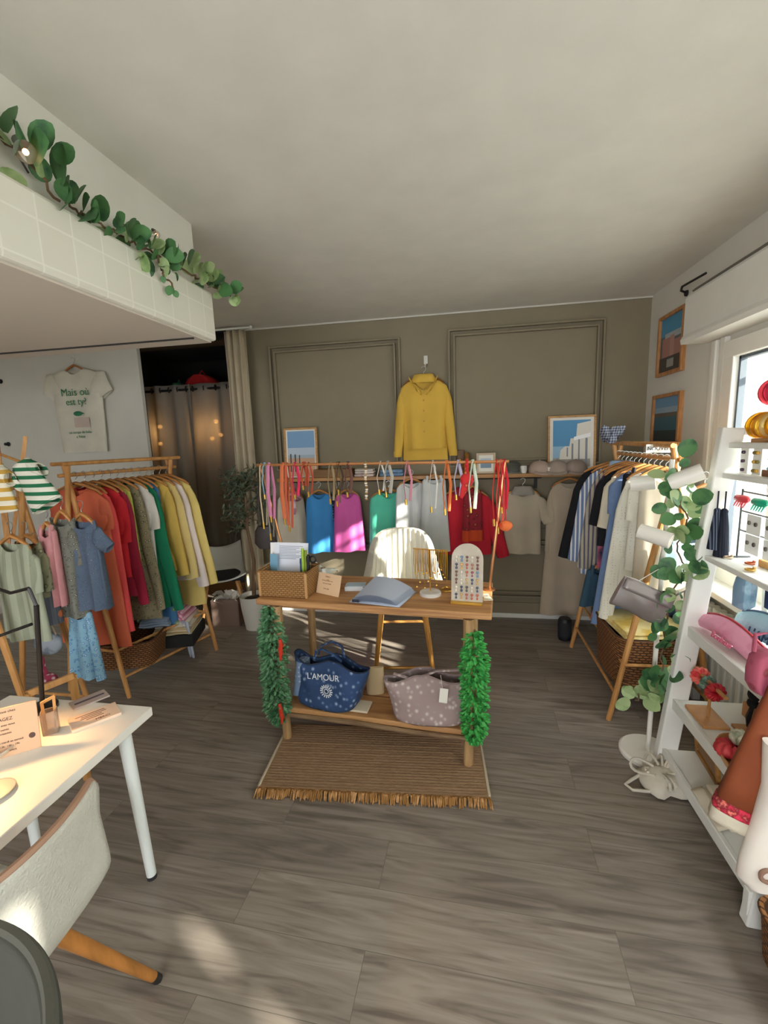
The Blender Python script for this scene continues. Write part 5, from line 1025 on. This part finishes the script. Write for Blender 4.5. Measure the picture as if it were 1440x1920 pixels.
scrunch('metallic gold pleated scrunchie at the back of the oval tray', (1.10, 1.62, TZ2+.05), .045, .026, 'c9b04a', 'e6d890', (.2, .2, 1), 8)
# bottom shelf: framed boards, cloth spilling over
r = thing('print_frame', 'narrow gilded wooden frame standing on the bottom shelf', 'frame', (1.06, 1.96, SZ[0]+.002), -.1); R = MX.Rotation(-.12, 4, 'Y')
for a, c_ in (((-.0, 0, 0), (0, .0, .2)),): pass
o = obj('frame', MB().box((0, -.11, .1), (.016, .02, .2)).box((0, .11, .1), (.016, .02, .2)).box((0, 0, .01), (.016, .24, .02)).box((0, 0, .19), (.016, .24, .02)), mat('a8783a', .45, pat='wood', c2='7a5222', sc=6, stretch=(8, 1, 8)), r, bevel=.003); o.matrix_local = R
o = obj('backing', MB().box((.004, 0, .1), (.004, .21, .17)), mat('8a6a4a', .7), r); o.matrix_local = R
r = thing('net_bag', 'cream rope net bag spilling from the far end of the bottom shelf onto the floor', 'bag', (.90, 1.98, 0)); cr = cloth('cfc8b8', bump=.5); rnd = random.Random(4)
obj('body', MB().loft([ell((0, 0, z), w_, w_*.8, 24, .012, 3, 1) for z, w_ in ((.004, .05), (.01, .10), (.04, .105), (.075, .07), (.09, .02))]), cr, r, smooth=60)
for k in range(9):
    a = rnd.uniform(0, 6); o_ = [(.03*cos(a+t*2.2)+(-.02-.03*t)*1.0+.09*cos(a)*sin(pi*t), .03*sin(a+t*2.2)+.085*sin(a)*sin(pi*t), .085-.02*t+.02*sin(7*t)) for t in [i/10 for i in range(11)]]; obj('rope', MB().tube(o_, .006, 6), cr, r)
obj('handle', MB().tube([(-.08, .02, .05), (-.14, .0, .02), (-.17, -.02, .012), (-.15, -.05, .012), (-.08, -.06, .02)], .007, 6), cr, r)
r = thing('folded_cloth', 'cream cloth folded on the bottom shelf', 'cloth', (1.08, 1.72, SZ[0]+.002)); obj('folds', MB().box((0, 0, .012), (.22, .2, .022)).box((0, .01, .034), (.2, .18, .02)), cloth('cdc3ae'), r, bevel=.009); obj('loose_edge', MB().grid(lambda u, v: V((-.11-.04*v, (u-.5)*.2, .024-.02*v+.004*sin(9*u))), 10, 4), cloth('cdc3ae'), r, solid=.005)
# clothes hung from the near end of the ladder
hk = V((1.16, 1.29, 1.02))
r = thing('dress', 'rust brown flared dress with pink hem hung at the near end of the ladder shelf', 'dress', tuple(ony(1500, 1240, 1.30))); c0 = V(r.location)
e0 = ony(1392, 1528, 1.27)-c0; ax_ = e0.normalized(); xx = ax_.cross(V((0, 1, 0))).normalized(); yy = ax_.cross(xx); Lr = e0.length
def cone(t0, t1, w0, w1, n=6, fold=.006): 
    return [[ax_*Lr*(t0+(t1-t0)*i/n)+xx*cos(a)*(w0+(w1-w0)*i/n)*(1+fold*9*sin(5*a))+yy*sin(a)*(w0+(w1-w0)*i/n)*.62 for a in [2*pi*k/36 for k in range(36)]] for i in range(n+1)]
obj('skirt', MB().loft(cone(-.02, .93, .04, .078), cap=False), cloth('8a4420', rough=.8), r, smooth=70, solid=.003)
obj('embroidered_hem', MB().loft(cone(.92, .985, .0795, .083), cap=False), cloth('d8344e', pat='noise', c2='7a1626', c3='e87a6a', sc=60), r, smooth=70, solid=.004)
obj('fringe', MB().loft(cone(.985, 1.06, .084, .083, 4, .008), cap=False), cloth('c9c0ac', bump=.5), r, smooth=70, solid=.003)
zt_ = c0.z+.05; obj('hanging_loop', MB().tube([ax_*Lr*-.02, V((railx(zt_)+.06-c0.x, LY0-.03-c0.y, .06)), V((railx(zt_)+.06-c0.x, LY0-c0.y, .05))], .004), cloth('8a4420'), r)
r = thing('dress', 'olive green fabric tail hanging behind the rust brown dress', 'scarf', tuple(ony(1418, 1560, 1.33))); obj('tail', MB().tube([(0, 0, .06), (.005, 0, 0), (0, 0, -.05), (.01, 0, -.10)], [.012, .01, .008, .006], 8, flat=.6), cloth('8a8a30'), r); obj('fold', MB().box((0, 0, .07), (.05, .02, .02)), cloth('7a7a28'), r, bevel=.006)
p0 = ony(1452, 1395, 1.22); r = thing('tote_bag', 'cream canvas bag with brown motif hung at the near right edge', 'bag', tuple(p0)); c0 = p0
ax_ = (ony(1440, 1660, 1.2)-c0); Lr = ax_.length; ax_.normalize(); xx = ax_.cross(V((0, 1, 0))).normalized(); yy = ax_.cross(xx)
obj('body', MB().loft([[ax_*Lr*t+xx*w_*math.copysign(abs(cos(a))**.6, cos(a))+yy*.03*sin(a)+xx*.01*sin(4*t) for a in [2*pi*k/32 for k in range(32)]] for t, w_ in ((0, .02), (.3, .03), (.6, .055), (.8, .07), (.94, .072), (1.0, .05))]), cloth('e6ddd2'), r, smooth=60)
sg = 1 if yy.y < 0 else -1
def on(t, u): return ax_*Lr*t+xx*u+yy*sg*.034
obj('printed_motif', MB().torus(on(.86, -.02), .02, .006, yy, 20, 6, .9).torus(on(.83, .02), .014, .005, yy, 16, 6), mat('8a6a58', .8), r); zt_ = c0.z+.10; obj('strap', MB().tube([on(.0, 0), ax_*Lr*-.2, V((railx(zt_)+.03-c0.x, LY0-.03-c0.y, .11)), V((railx(zt_)+.05-c0.x, LY0-c0.y, .10))], .006), cloth('e6ddd2'), r)
r = thing('tote_bag', 'dusty rose bandana bag hung at the near end of the third shelf', 'bag', tuple(ony(1436, 1222, 1.33))); rs = cloth('a04c60', pat='floral', c2='8f7a5c', c3='84303f', sc=22)
c0 = V(r.location)
obj('body', MB().loft([ell((0, .0, -z), w_, .028, 24, .006, 2, 1) for z, w_ in ((0, .025), (.012, .04), (.05, .046), (.09, .044), (.115, .03), (.12, .015))]), rs, r, smooth=60); obj('ruffle_edge', MB().grid(lambda u, v: V((.02+.04*u, -.03+.008*sin(u*20), .02-.04*v+.01*u)), 14, 3), cloth('c0607a', pat='stripe_z', c2='c04a66', sc=70), r, solid=.003); obj('handle', MB().tube([(-.03, 0, -.0), (-.03, 0, .05), (.02, 0, .06), (.03, 0, 0)], .006), rs, r)
basket('brown wicker basket edge at the bottom right corner of the floor', (1.065, 1.19, 0), 0, .34, .3, .16, wickd)

# ---------------------------------------------------------------- white floor lamp with three spots and eucalyptus
r = thing('floor_lamp', 'white floor lamp with three cylinder spots and a round base beside the ladder shelf', 'floor lamp', (.915, 2.205, 0)); c0 = V(r.location)
lm = mat('e6e3da', .4)
obj('base', MB().lathe([(.13, 0), (.13, .014), (.12, .022), (.004, .022)], 36), lm, r); obj('pole', MB().tube([(.0, 0, .02), (.012, 0, 1.0), (.022, 0, 1.47)], .011, 12), lm, r)
def spot(p, d, L=.13, R_=.035):
    p, d = V(p), V(d).normalized(); h_ = obj('spot_head', MB().lathe([(R_, 0), (R_, L), (R_*.86, L), (R_*.8, L-.02), (.002, L-.02)], 22, p-d*L*.4, d), lm, r, smooth=50)
    obj('bulb', MB().lathe([(R_*.74, L-.019), (R_*.5, L-.008), (.002, L-.004)], 16, p-d*L*.4, d), mat('f4f4f0', .2, emit='fff4e0', es=.6), h_)
spot(ony(1280, 897, 2.12)-c0, (1, -.45, .5)); spot(ony(1222, 1003, 2.12)-c0, (.85, -.65, -.25)); spot(ony(1210, 905, 2.27)-c0, (-.7, .3, -.1), .10)
for z, a, b2 in ((1.38, .06, -.07), (1.13, -.02, -.07)): obj('joint', MB().tube([(.018, 0, z), (a, b2, z)], .008), lm, r)
def eucal(label, pts, n, seed, size=.055, group=None, spread=.06, light=.35, side=None, loc=None):
    c_ = V(loc if loc else pts[0]); r = thing('eucalyptus_garland', label, 'garland', tuple(c_), 0, group); rnd = random.Random(seed)
    P_ = [V(p)-c_ for p in pts]; fine = []
    for i in range(len(P_)-1):
        for k in range(6): fine.append(P_[i].lerp(P_[i+1], k/6)+V((.008*sin(i*3+k), .008*cos(i*2+k*1.4), .006*sin(k*2+i))))
    fine.append(P_[-1]); obj('stem', MB().tube(fine, .004, 6), twig, r)
    A, B2 = MB(), MB()
    for i in range(n):
        q = fine[min(len(fine)-1, int(len(fine)*i/n))]; d = V((rnd.uniform(-1, 1), rnd.uniform(-1, .35), rnd.uniform(-.7, .8)))
        if side: d = d+V(side)*.8
        s_ = size*rnd.uniform(.6, 1.25); t_ = A if rnd.random() > light else B2
        t_.leaf(q+d.normalized()*rnd.uniform(.005, spread), d, (rnd.uniform(-.6, .6), -1, rnd.uniform(-.2, .8)), s_, s_*.84, .12, True)
    obj('dark_leaves', A, leafd, r, smooth=60); obj('pale_leaves', B2, leafp, r, smooth=60); return r
eucal('eucalyptus garland wound down the pole of the white floor lamp', [V((.94, 2.17, 1.43)), V((.955, 2.15, 1.30)), V((.99, 2.15, 1.20)), V((.96, 2.15, 1.08)), V((.99, 2.14, .98)), V((.955, 2.15, .86)), V((.93, 2.16, .70)), V((.93, 2.15, .50)), V((.93, 2.15, .38))], 96, 5, .072, light=.3)
eucal('short trailing eucalyptus sprig low on the white floor lamp', [V((.92, 2.17, .42)), V((.86, 2.16, .36)), V((.82, 2.15, .32))], 16, 9, .07, light=.95)
r = thing('clutch_bag', 'silver grey metallic clutch bag hung on the white floor lamp', 'bag', (.845, 2.13, .90)); si = mat('b4acaa', .3, metal=.65, pat='noise', c2='9a9290', sc=5, bump=.3, bsc=10)
ea = MX.Rotation(-.52, 3, 'Y').inverted()
b = MB(); rings = []
for i in range(15):
    u = i/14; x = -.115+.29*u*.8; dd = .032*(.55+.45*sin(pi*u)); rings.append([MX.Rotation(.42, 3, 'Y') @ V((x, dd*sa*(1-.5*(ca > 0)*ca), -.075+.075*ca+.006*sin(6*u))) for sa, ca in [(math.copysign(abs(sin(a))**.7, sin(a)), math.copysign(abs(cos(a))**.6, cos(a))) for a in [2*pi*k/24 for k in range(24)]]])
b.loft(rings); obj('body', b, si, r, smooth=60)
obj('flap', MB().grid(lambda u, v: MX.Rotation(.42, 3, 'Y') @ V((-.113+.226*u, -.024-.012*v, .002-.055*v)), 8, 4), mat('8f8684', .35, metal=.5), r, solid=.004); obj('wrist_strap', MB().tube([MX.Rotation(.42, 3, 'Y') @ V((.1, 0, -.02)), V((.15, 0, -.02)), V((.155, 0, -.14)), V((.13, 0, -.15))], .006), si, r); obj('hanging_cord', MB().tube([V((-.05, 0, .02)), V((.07, .06, .07))], .002, 5), white, r)
# frames on the window wall, rod, door stop
def wallframe(lb, y0, y1, z0, z1, arts):
    w_, h_ = y1-y0, z1-z0; r = thing('picture_frame', lb, 'picture', (WX, (y0+y1)/2, (z0+z1)/2)); ft = .024
    obj('frame', MB().box((-.014, -w_/2+ft/2, 0), (.028, ft, h_)).box((-.014, w_/2-ft/2, 0), (.028, ft, h_)).box((-.014, 0, h_/2-ft/2), (.028, w_-2*ft, ft)).box((-.014, 0, -h_/2+ft/2), (.028, w_-2*ft, ft)), mat('c08a58', .45, pat='wood', c2='9a6838', sc=6, stretch=(8, 8, 2)), r, bevel=.002)
    obj('print', MB().box((-.009, 0, 0), (.004, w_-2*ft, h_-2*ft)), mat(arts[0], .55), r)
    for k, (c, polys) in enumerate(arts[1]):
        b = MB()
        for pl in polys: b.prism([(-.0112-.0004*k, -a*(w_/2-ft), q*(h_/2-ft)) for a, q in pl], (-1, 0, 0), .0003)
        obj('print_area', b, mat(c, .55), r, smooth=0)
wallframe('upper oak framed print of pink houses beside the window', 3.32, 3.71, 1.985, 2.40, ('5f6a70', [('4f93b8', [rc(-1, .35, 1, 1)]), ('a9b4bb', [rc(-.6, .2, .9, .42)]), ('a87a72', [rc(-.8, -.5, -.1, .25), rc(.2, -.45, .9, .1)]), ('b58f84', [rc(-.1, -.5, .25, .3)]), ('4a4440', [rc(-1, -1, 1, -.45)]), ('9a9a94', [rc(-.3, -.85, .3, -.55)])]))
wallframe('lower oak framed harbour print beside the window', 3.30, 3.74, 1.50, 1.855, ('3f5a66', [('6f97b8', [rc(-1, .4, 1, 1)]), ('93aabb', [rc(-1, .3, 1, .55)]), ('6a5f50', [rc(-1, .1, 1, .3)]), ('3f6472', [rc(-1, -.6, 1, .12)]), ('2c3a3c', [rc(-1, -1, 1, -.5)])]))
r = thing('curtain_rod', 'short curved black curtain rod above the upper framed print', 'curtain rod', (WX, 3.36, 2.47)); obj('rod', MB().tube([(0, 0, 0), (-.05, -.03, .01), (-.075, -.1, .015), (-.075, -.38, -.0)], .007), black, r); obj('mount', MB().lathe([(.02, 0), (.018, .012)], 12, (0, 0, 0), (-1, 0, 0)), black, r)
r = thing('door_stop', 'black speaker standing by the baseboard left of the right rack', 'speaker', tuple(onz(1058, 1198))); obj('body', MB().lathe([(.045, 0), (.05, .02), (.05, .16), (.04, .175), (.003, .178)], 20), black, r); obj('grille', MB().lathe([(.0505, .03), (.0515, .09), (.0505, .15)], 20), mat('24252a', .8), r)

# ---------------------------------------------------------------- garland and bulb on the mezzanine ledge
LZ = 2.325
eucal('eucalyptus garland trailing along the tiled mezzanine ledge, near cluster', [V((-1.19, 1.0, LZ+.03)), V((-1.17, 1.10, LZ+.10)), V((-1.17, 1.2, LZ+.06)), V((-1.17, 1.28, LZ+.01))], 24, 21, .085, light=.25, side=(.35, 0, .35))
eucal('eucalyptus garland trailing along the tiled mezzanine ledge, thin middle run', [V((-1.17, 1.29, LZ+.012)), V((-1.17, 1.36, LZ+.012)), V((-1.17, 1.46, LZ+.01))], 12, 22, .07, light=.1, side=(.2, 0, .4), spread=.02)
eucal('eucalyptus garland trailing along the tiled mezzanine ledge, far bushy run', [V((-1.17, 1.46, LZ+.012)), V((-1.16, 1.58, LZ+.012)), V((-1.15, 1.68, LZ+.01)), V((-1.14, 1.8, LZ+.012)), V((-1.15, 1.95, LZ+.015)), V((-1.14, 2.08, LZ+.015)), V((-1.09, 2.15, LZ-.02))], 80, 23, .062, light=.45, side=(.5, 0, .1), spread=.04)
eucal('small eucalyptus sprig dangling over the mezzanine tiles', [V((-1.14, 1.66, LZ)), V((-1.13, 1.69, LZ-.05)), V((-1.13, 1.74, LZ-.10))], 9, 24, .04, light=.4, side=(.4, 0, -.5), spread=.02)
for lb, p in (('clear glass bulb among the leaves on the mezzanine ledge', ony(48, 285, 1.13)), ('small glass bulb near the far end of the mezzanine garland', ony(293, 440, 1.74))):
    k = 1 if 'clear' in lb else .55
    r = thing('light_bulb', lb, 'bulb', tuple(p)); obj('globe', MB().ball((0, 0, 0), .026*k, 18), mat('f4efe8', .05, trans=.85), r); obj('filament', MB().ball((0, 0, 0), .006*k, 8), mat('ffb890', .4, emit='ffb080', es=8), r); obj('socket', MB().lathe([(.012*k, .022*k), (.013*k, .05*k), (.004, .06*k)], 12, (0, 0, 0), (-.6, .2, .75)), mat('5b5a50', .4), r); obj('cable', MB().tube([(-.02*k, .01, .045*k), (-.04*k, .02, .0), (-.03, .03, -.03)], .003, 6), black, r)
# ---------------------------------------------------------------- white desk, lamp, chairs at bottom left
DZ = .645
D0 = onz(285, 1325, DZ)                                   # far right corner of the desk top
da = (onz(0, 1570, DZ)-D0); da.z = 0; da.normalize()      # along the right-hand edge towards the camera
db = V((da.y, -da.x, 0)); 
if db.x > 0: db = -db                                     # along the far edge to the left
r = thing('desk', 'white desk with tapered round legs at the left edge', 'desk', (D0.x, D0.y, 0), math.atan2(-db.y, -db.x)); 
# local axes: +x = -db (towards the room), -y = towards the camera
obj('tabletop', MB().box((-.32, -.6, DZ-.017), (.64, 1.2, .034)), mat('efece2', .4), r, bevel=.003)
lt = onz(285, 1645); M_ = MX.Translation((D0.x, D0.y, 0)) @ MX.Rotation(math.atan2(-db.y, -db.x), 4, 'Z'); ll = M_.inverted() @ lt
lx = ll.x
for sx, sy in ((lx, ll.y), (lx, -1.1), (-.52, ll.y), (-.52, -1.1)):
    o = obj('leg', MB().tube([(sx-.035 if sx == lx else sx, sy, DZ-.04), (sx, sy, .012)], [.023, .017], 16), mat('e9efec', .3), r); obj('foot_cap', MB().tube([(sx, sy, .014), (sx+.001, sy, 0)], [.0178, .0178], 14), mat('2b2b2e', .6), o)
obj('cable', MB().tube([(-.25, -.60, DZ-.04), (-.27, -.58, DZ-.12), (-.22, -.56, DZ-.16), (-.26, -.5, DZ-.25)], .004, 6), black, r)
kraft = mat('d9b08c', .7)
# big kraft info board
pA, pB = onz(78, 1400, DZ), onz(-70, 1442, DZ); u_ = (pB-pA).normalized(); rz = math.atan2(-u_.y, -u_.x)
c_ = pA.lerp(pB, .5); r = thing('notice_board', 'large kraft notice with printed lines standing on the white desk', 'sign', tuple(c_), rz); w_ = (pB-pA).length; h_ = .155; R = MX.Rotation(-.18, 4, 'X')
o = obj('board', MB().box((0, 0, h_/2), (w_, .006, h_)), kraft, r, bevel=.001); o.matrix_local = R
for s, x, z, sz in (('Bienvenue chez', .01, .142, .011), ('PARTAGEZ', .0, .118, .014), ('vos photos avec nous', 0, .10, .009), ('et retrouvez', 0, .086, .009), ('nos nouveautes', 0, .074, .009), ('ouvert du mardi au samedi', .01, .046, .0085), ('10h - 13h  14h - 19h', .01, .033, .0085), ('a bientot', .02, .018, .009)):
    text('lettering', s, sz, ink, r, R @ frameM((x, -.0036, z), (1, 0, 0), (0, 0, 1)), .0003)
o = obj('printed_flower', MB().lathe([(.009, 0), (.009, .0006)], 10, (w_*.40, -.003, .047), (0, -1, 0)), ink, r); o.matrix_local = R
# glass vase with wooden sticks, beside board
p = onz(97, 1372, DZ); r = thing('glass_holder', 'small clear acrylic holder beside the kraft notice on the desk', 'holder', (p.x, p.y, DZ), rz); ga = mat('efe6da', .08, trans=.8)
b = MB()
for q in (-1, 1): b.box((q*.021, 0, .04), (.003, .036, .08)).box((0, q*.0165, .04), (.042, .003, .08))
obj('box', b.box((0, 0, .003), (.042, .036, .006)), ga, r)
obj('easel', MB().bar((-.014, 0, .01), (-.014, 0, .115), .008, .008).bar((.014, .004, .01), (.02, .004, .12), .008, .008).bar((-.016, 0, .112), (.024, .004, .125), .008, .008), mat('d8a86c', .5), r)
# cards lying on the desk
q0 = onz(178, 1345, DZ+.003); r = thing('card_stack', 'stack of pale printed cards lying at the far corner of the desk', 'cards', (q0.x, q0.y, DZ), rz+.25)
obj('cards', MB().box((0, 0, .005), (.15, .095, .01)), mat('e4c8ae', .7), r, bevel=.001); b = MB()
for k in range(4): b.box((-.01+.01*(k % 2), .028-.012*k, .0104), (.09-.012*k, .003, .0006))
obj('printed_lines', b, ink, r, smooth=0); text('lettering', 'MERCI', .016, ink, r, frameM((.02, -.03, .0104), (1, 0, 0), (0, 1, 0)), .0003)
q0 = onz(165, 1322, DZ); r = thing('booklet', 'grey booklet under the back of the pale cards', 'booklet', (q0.x-.02, q0.y+.03, DZ), rz+.35); obj('cover', MB().box((0, 0, .003), (.12, .07, .006)), mat('b8a8a0', .6), r, bevel=.001); obj('title_band', MB().box((0, 0, .0062), (.1, .012, .0006)), mat('5b5460', .7), r)
q0 = onz(-12, 1420, DZ); r = thing('bowl', 'white bowl cut by the left edge of the desk', 'bowl', (q0.x, q0.y, DZ)); obj('body', MB().lathe([(.02, 0), (.045, .012), (.06, .03), (.055, .03), (.04, .014), (.002, .006)], 28), mat('e6d8c4', .3), r); obj('rim', MB().torus((0, 0, .03), .0575, .003), mat('cbbfae', .4), r)
q0 = onz(-14, 1490, DZ); r = thing('dish', 'grey flat dish at the left edge of the desk', 'dish', (q0.x, q0.y, DZ)); obj('body', MB().lathe([(.04, 0), (.055, .008), (.05, .009), (.002, .004)], 24), mat('b9b5a8', .4), r); obj('rim', MB().torus((0, 0, .008), .053, .002), mat('a5a196', .4), r)
# black desk lamp: post, two arms, head shining on the desk
lb_ = onz(66, 1345, DZ); r = thing('desk_lamp', 'black metal desk lamp with a tall post and side arms on the white desk', 'desk lamp', (lb_.x-.02, lb_.y+.05, DZ)); c0 = V(r.location); lampm = mat('2a2725', .35, metal=.4)
tp_ = ony(68, 1135, c0.y)-c0
obj('base', MB().lathe([(.05, 0), (.05, .012), (.012, .018)], 24), lampm, r); obj('post', MB().tube([(0, 0, .01), (tp_.x, 0, tp_.z)], .0085, 10), lampm, r); obj('post', MB().tube([(-.012, .008, .01), (tp_.x-.012, .008, tp_.z-.05)], .004, 8), steel, r)
hd = V((-1.62, 1.10, 1.08))-c0
a1 = ony(-60, 1085, c0.y)-c0
obj('arm', MB().tube([ony(54, 1103, c0.y)-c0, ony(20, 1112, c0.y)-c0, a1], .006, 8), lampm, r); obj('arm', MB().tube([ony(60, 1170, c0.y)-c0, ony(0, 1192, c0.y-.1)-c0, hd], .006, 8), lampm, r); obj('arm', MB().tube([V((tp_.x, 0, tp_.z)), ony(54, 1103, c0.y)-c0], .006, 8), lampm, r)
hd = V((-1.62, 1.10, 1.02))-c0
sh_ = obj('lamp_shade', MB().lathe([(.062, 0), (.05, .05), (.022, .075), (.012, .09), (.008, .09), (.018, .07), (.045, .045), (.058, 0)], 28, hd+V((0, 0, -.03))), lampm, r, smooth=50)
obj('bulb', MB().ball(hd+V((0, 0, .0)), .022, 12), mat('ffe0b0', .3, emit='ffc078', es=60), sh_)
l = bpy.data.lights.new('lamp_glow', 'SPOT'); l.energy = 45; l.color = (1, .50, .19); l.spot_size = radians(95); l.spot_blend = .8; l.shadow_soft_size = .03; lo = bpy.data.objects.new('lamp_glow', l); C.objects.link(lo); lo.parent = r; lo.location = hd+V((0, 0, -.025)); lo.rotation_euler = V((.18, -.10, -.37)).to_track_quat('-Z', 'Y').to_euler()
r = thing('chair', 'light wood chair frame behind the white desk', 'chair', tuple(onz(95, 1300, .45)-V((0, 0, .45)))); c0 = V(r.location); t1 = ony(140, 1266, c0.y)-c0; t2 = ony(55, 1300, c0.y-.1)-c0
obj('top_rail', MB().bar(t1, t2, .02, .03), bamboo, r, bevel=.003); obj('leg', MB().bar(t1-V((.012, 0, 0)), (t1.x-.02, t1.y, 0), .024, .024, (1, 0, 0)), bamboo, r); obj('leg', MB().bar(t2, (t2.x, t2.y, 0), .024, .024, (1, 0, 0)), bamboo, r); obj('stretcher', MB().bar((t1.x-.01, t1.y, .18), (t2.x, t2.y, .18), .016, .016), bamboo, r)

# fabric shell chair seen from behind
chm = cloth('cfccc0', bump=.5, bsc=140)
def shell_chair(label, T0, rz, mt_, pip, wid=.46):
    """Origin on the floor below the seat centre; the sitter faces local +y."""
    r = thing('chair', label, 'chair', T0, rz)
    def f(u, v):                                        # u across, v: 0 front of seat .. 1 top of back
        x = (u-.5)*wid
        if v < .45: y = .2-.40*v/.45; z = .44-.03*sin(pi*v/.45)
        else: q = (v-.45)/.55; y = -.2-.045*q-.035*sin(pi*.5*min(1, q*3)); z = .44+.335*q
        q = max(0, (v-.45)/.55); y += .06*(2*u-1)**2*min(1, q*1.5); z += .02*(2*u-1)**2*(1-q)
        w_ = (.62+.38*min(1, q/.2)**.75-.06*max(0, (v-.95)/.05)**2) if v > .45 else .62+.33*(1-v/.45)**.5*(1 if v > .1 else .7+3*v)
        return V((x*w_, y, z))
    g = MB().grid(f, 24, 40); obj('shell', g, mt_, r, solid=.022, smooth=60)
    edge = [f(0, v/40)+V((0, 0, 0)) for v in range(12, 41)]+[f(u/24, 1)+V((0, 0, .003)) for u in range(1, 25)]+[f(1, v/40) for v in range(39, 11, -1)]
    obj('piping', MB().tube(edge, .0085, 6), pip, r)
    for sx, sy in ((-1, 1), (1, 1), (-1, -1), (1, -1)):
        o = obj('leg', MB().tube([(sx*.12, sy*.12, .425), (sx*.325, sy*.212, .02)], [.021, .0135], 12), mat('c2813f', .4, pat='wood', c2='a06a30', sc=6, stretch=(5, 5, 1)), r); obj('foot_cap', MB().tube([(sx*.3232, sy*.2113, .024), (sx*.334, sy*.216, 0)], [.0142, .0138], 12), mat('2a2724', .6), o)
    return r
pT, pL = onz(176, 1478, .75), onz(0, 1628, .75)
d = (pT-pL).normalized(); ang = math.atan2(d.y, d.x)     # local +x runs along the top edge towards the far corner
nrm = V((-d.y, d.x, 0))                                   # towards the desk
cc = pT-d*.225+nrm*.22
shell_chair('cream fabric shell chair with tapered oak legs at the white desk', (cc.x, cc.y, 0), ang, chm, mat('a9836a', .6))
r_ = shell_chair('dark grey shell chair cut off at the bottom left corner', (-.715, .175, 0), 2.73, cloth('45453e'), cloth('55544b'), .40)
r_.scale = (1, 1, 1.15)
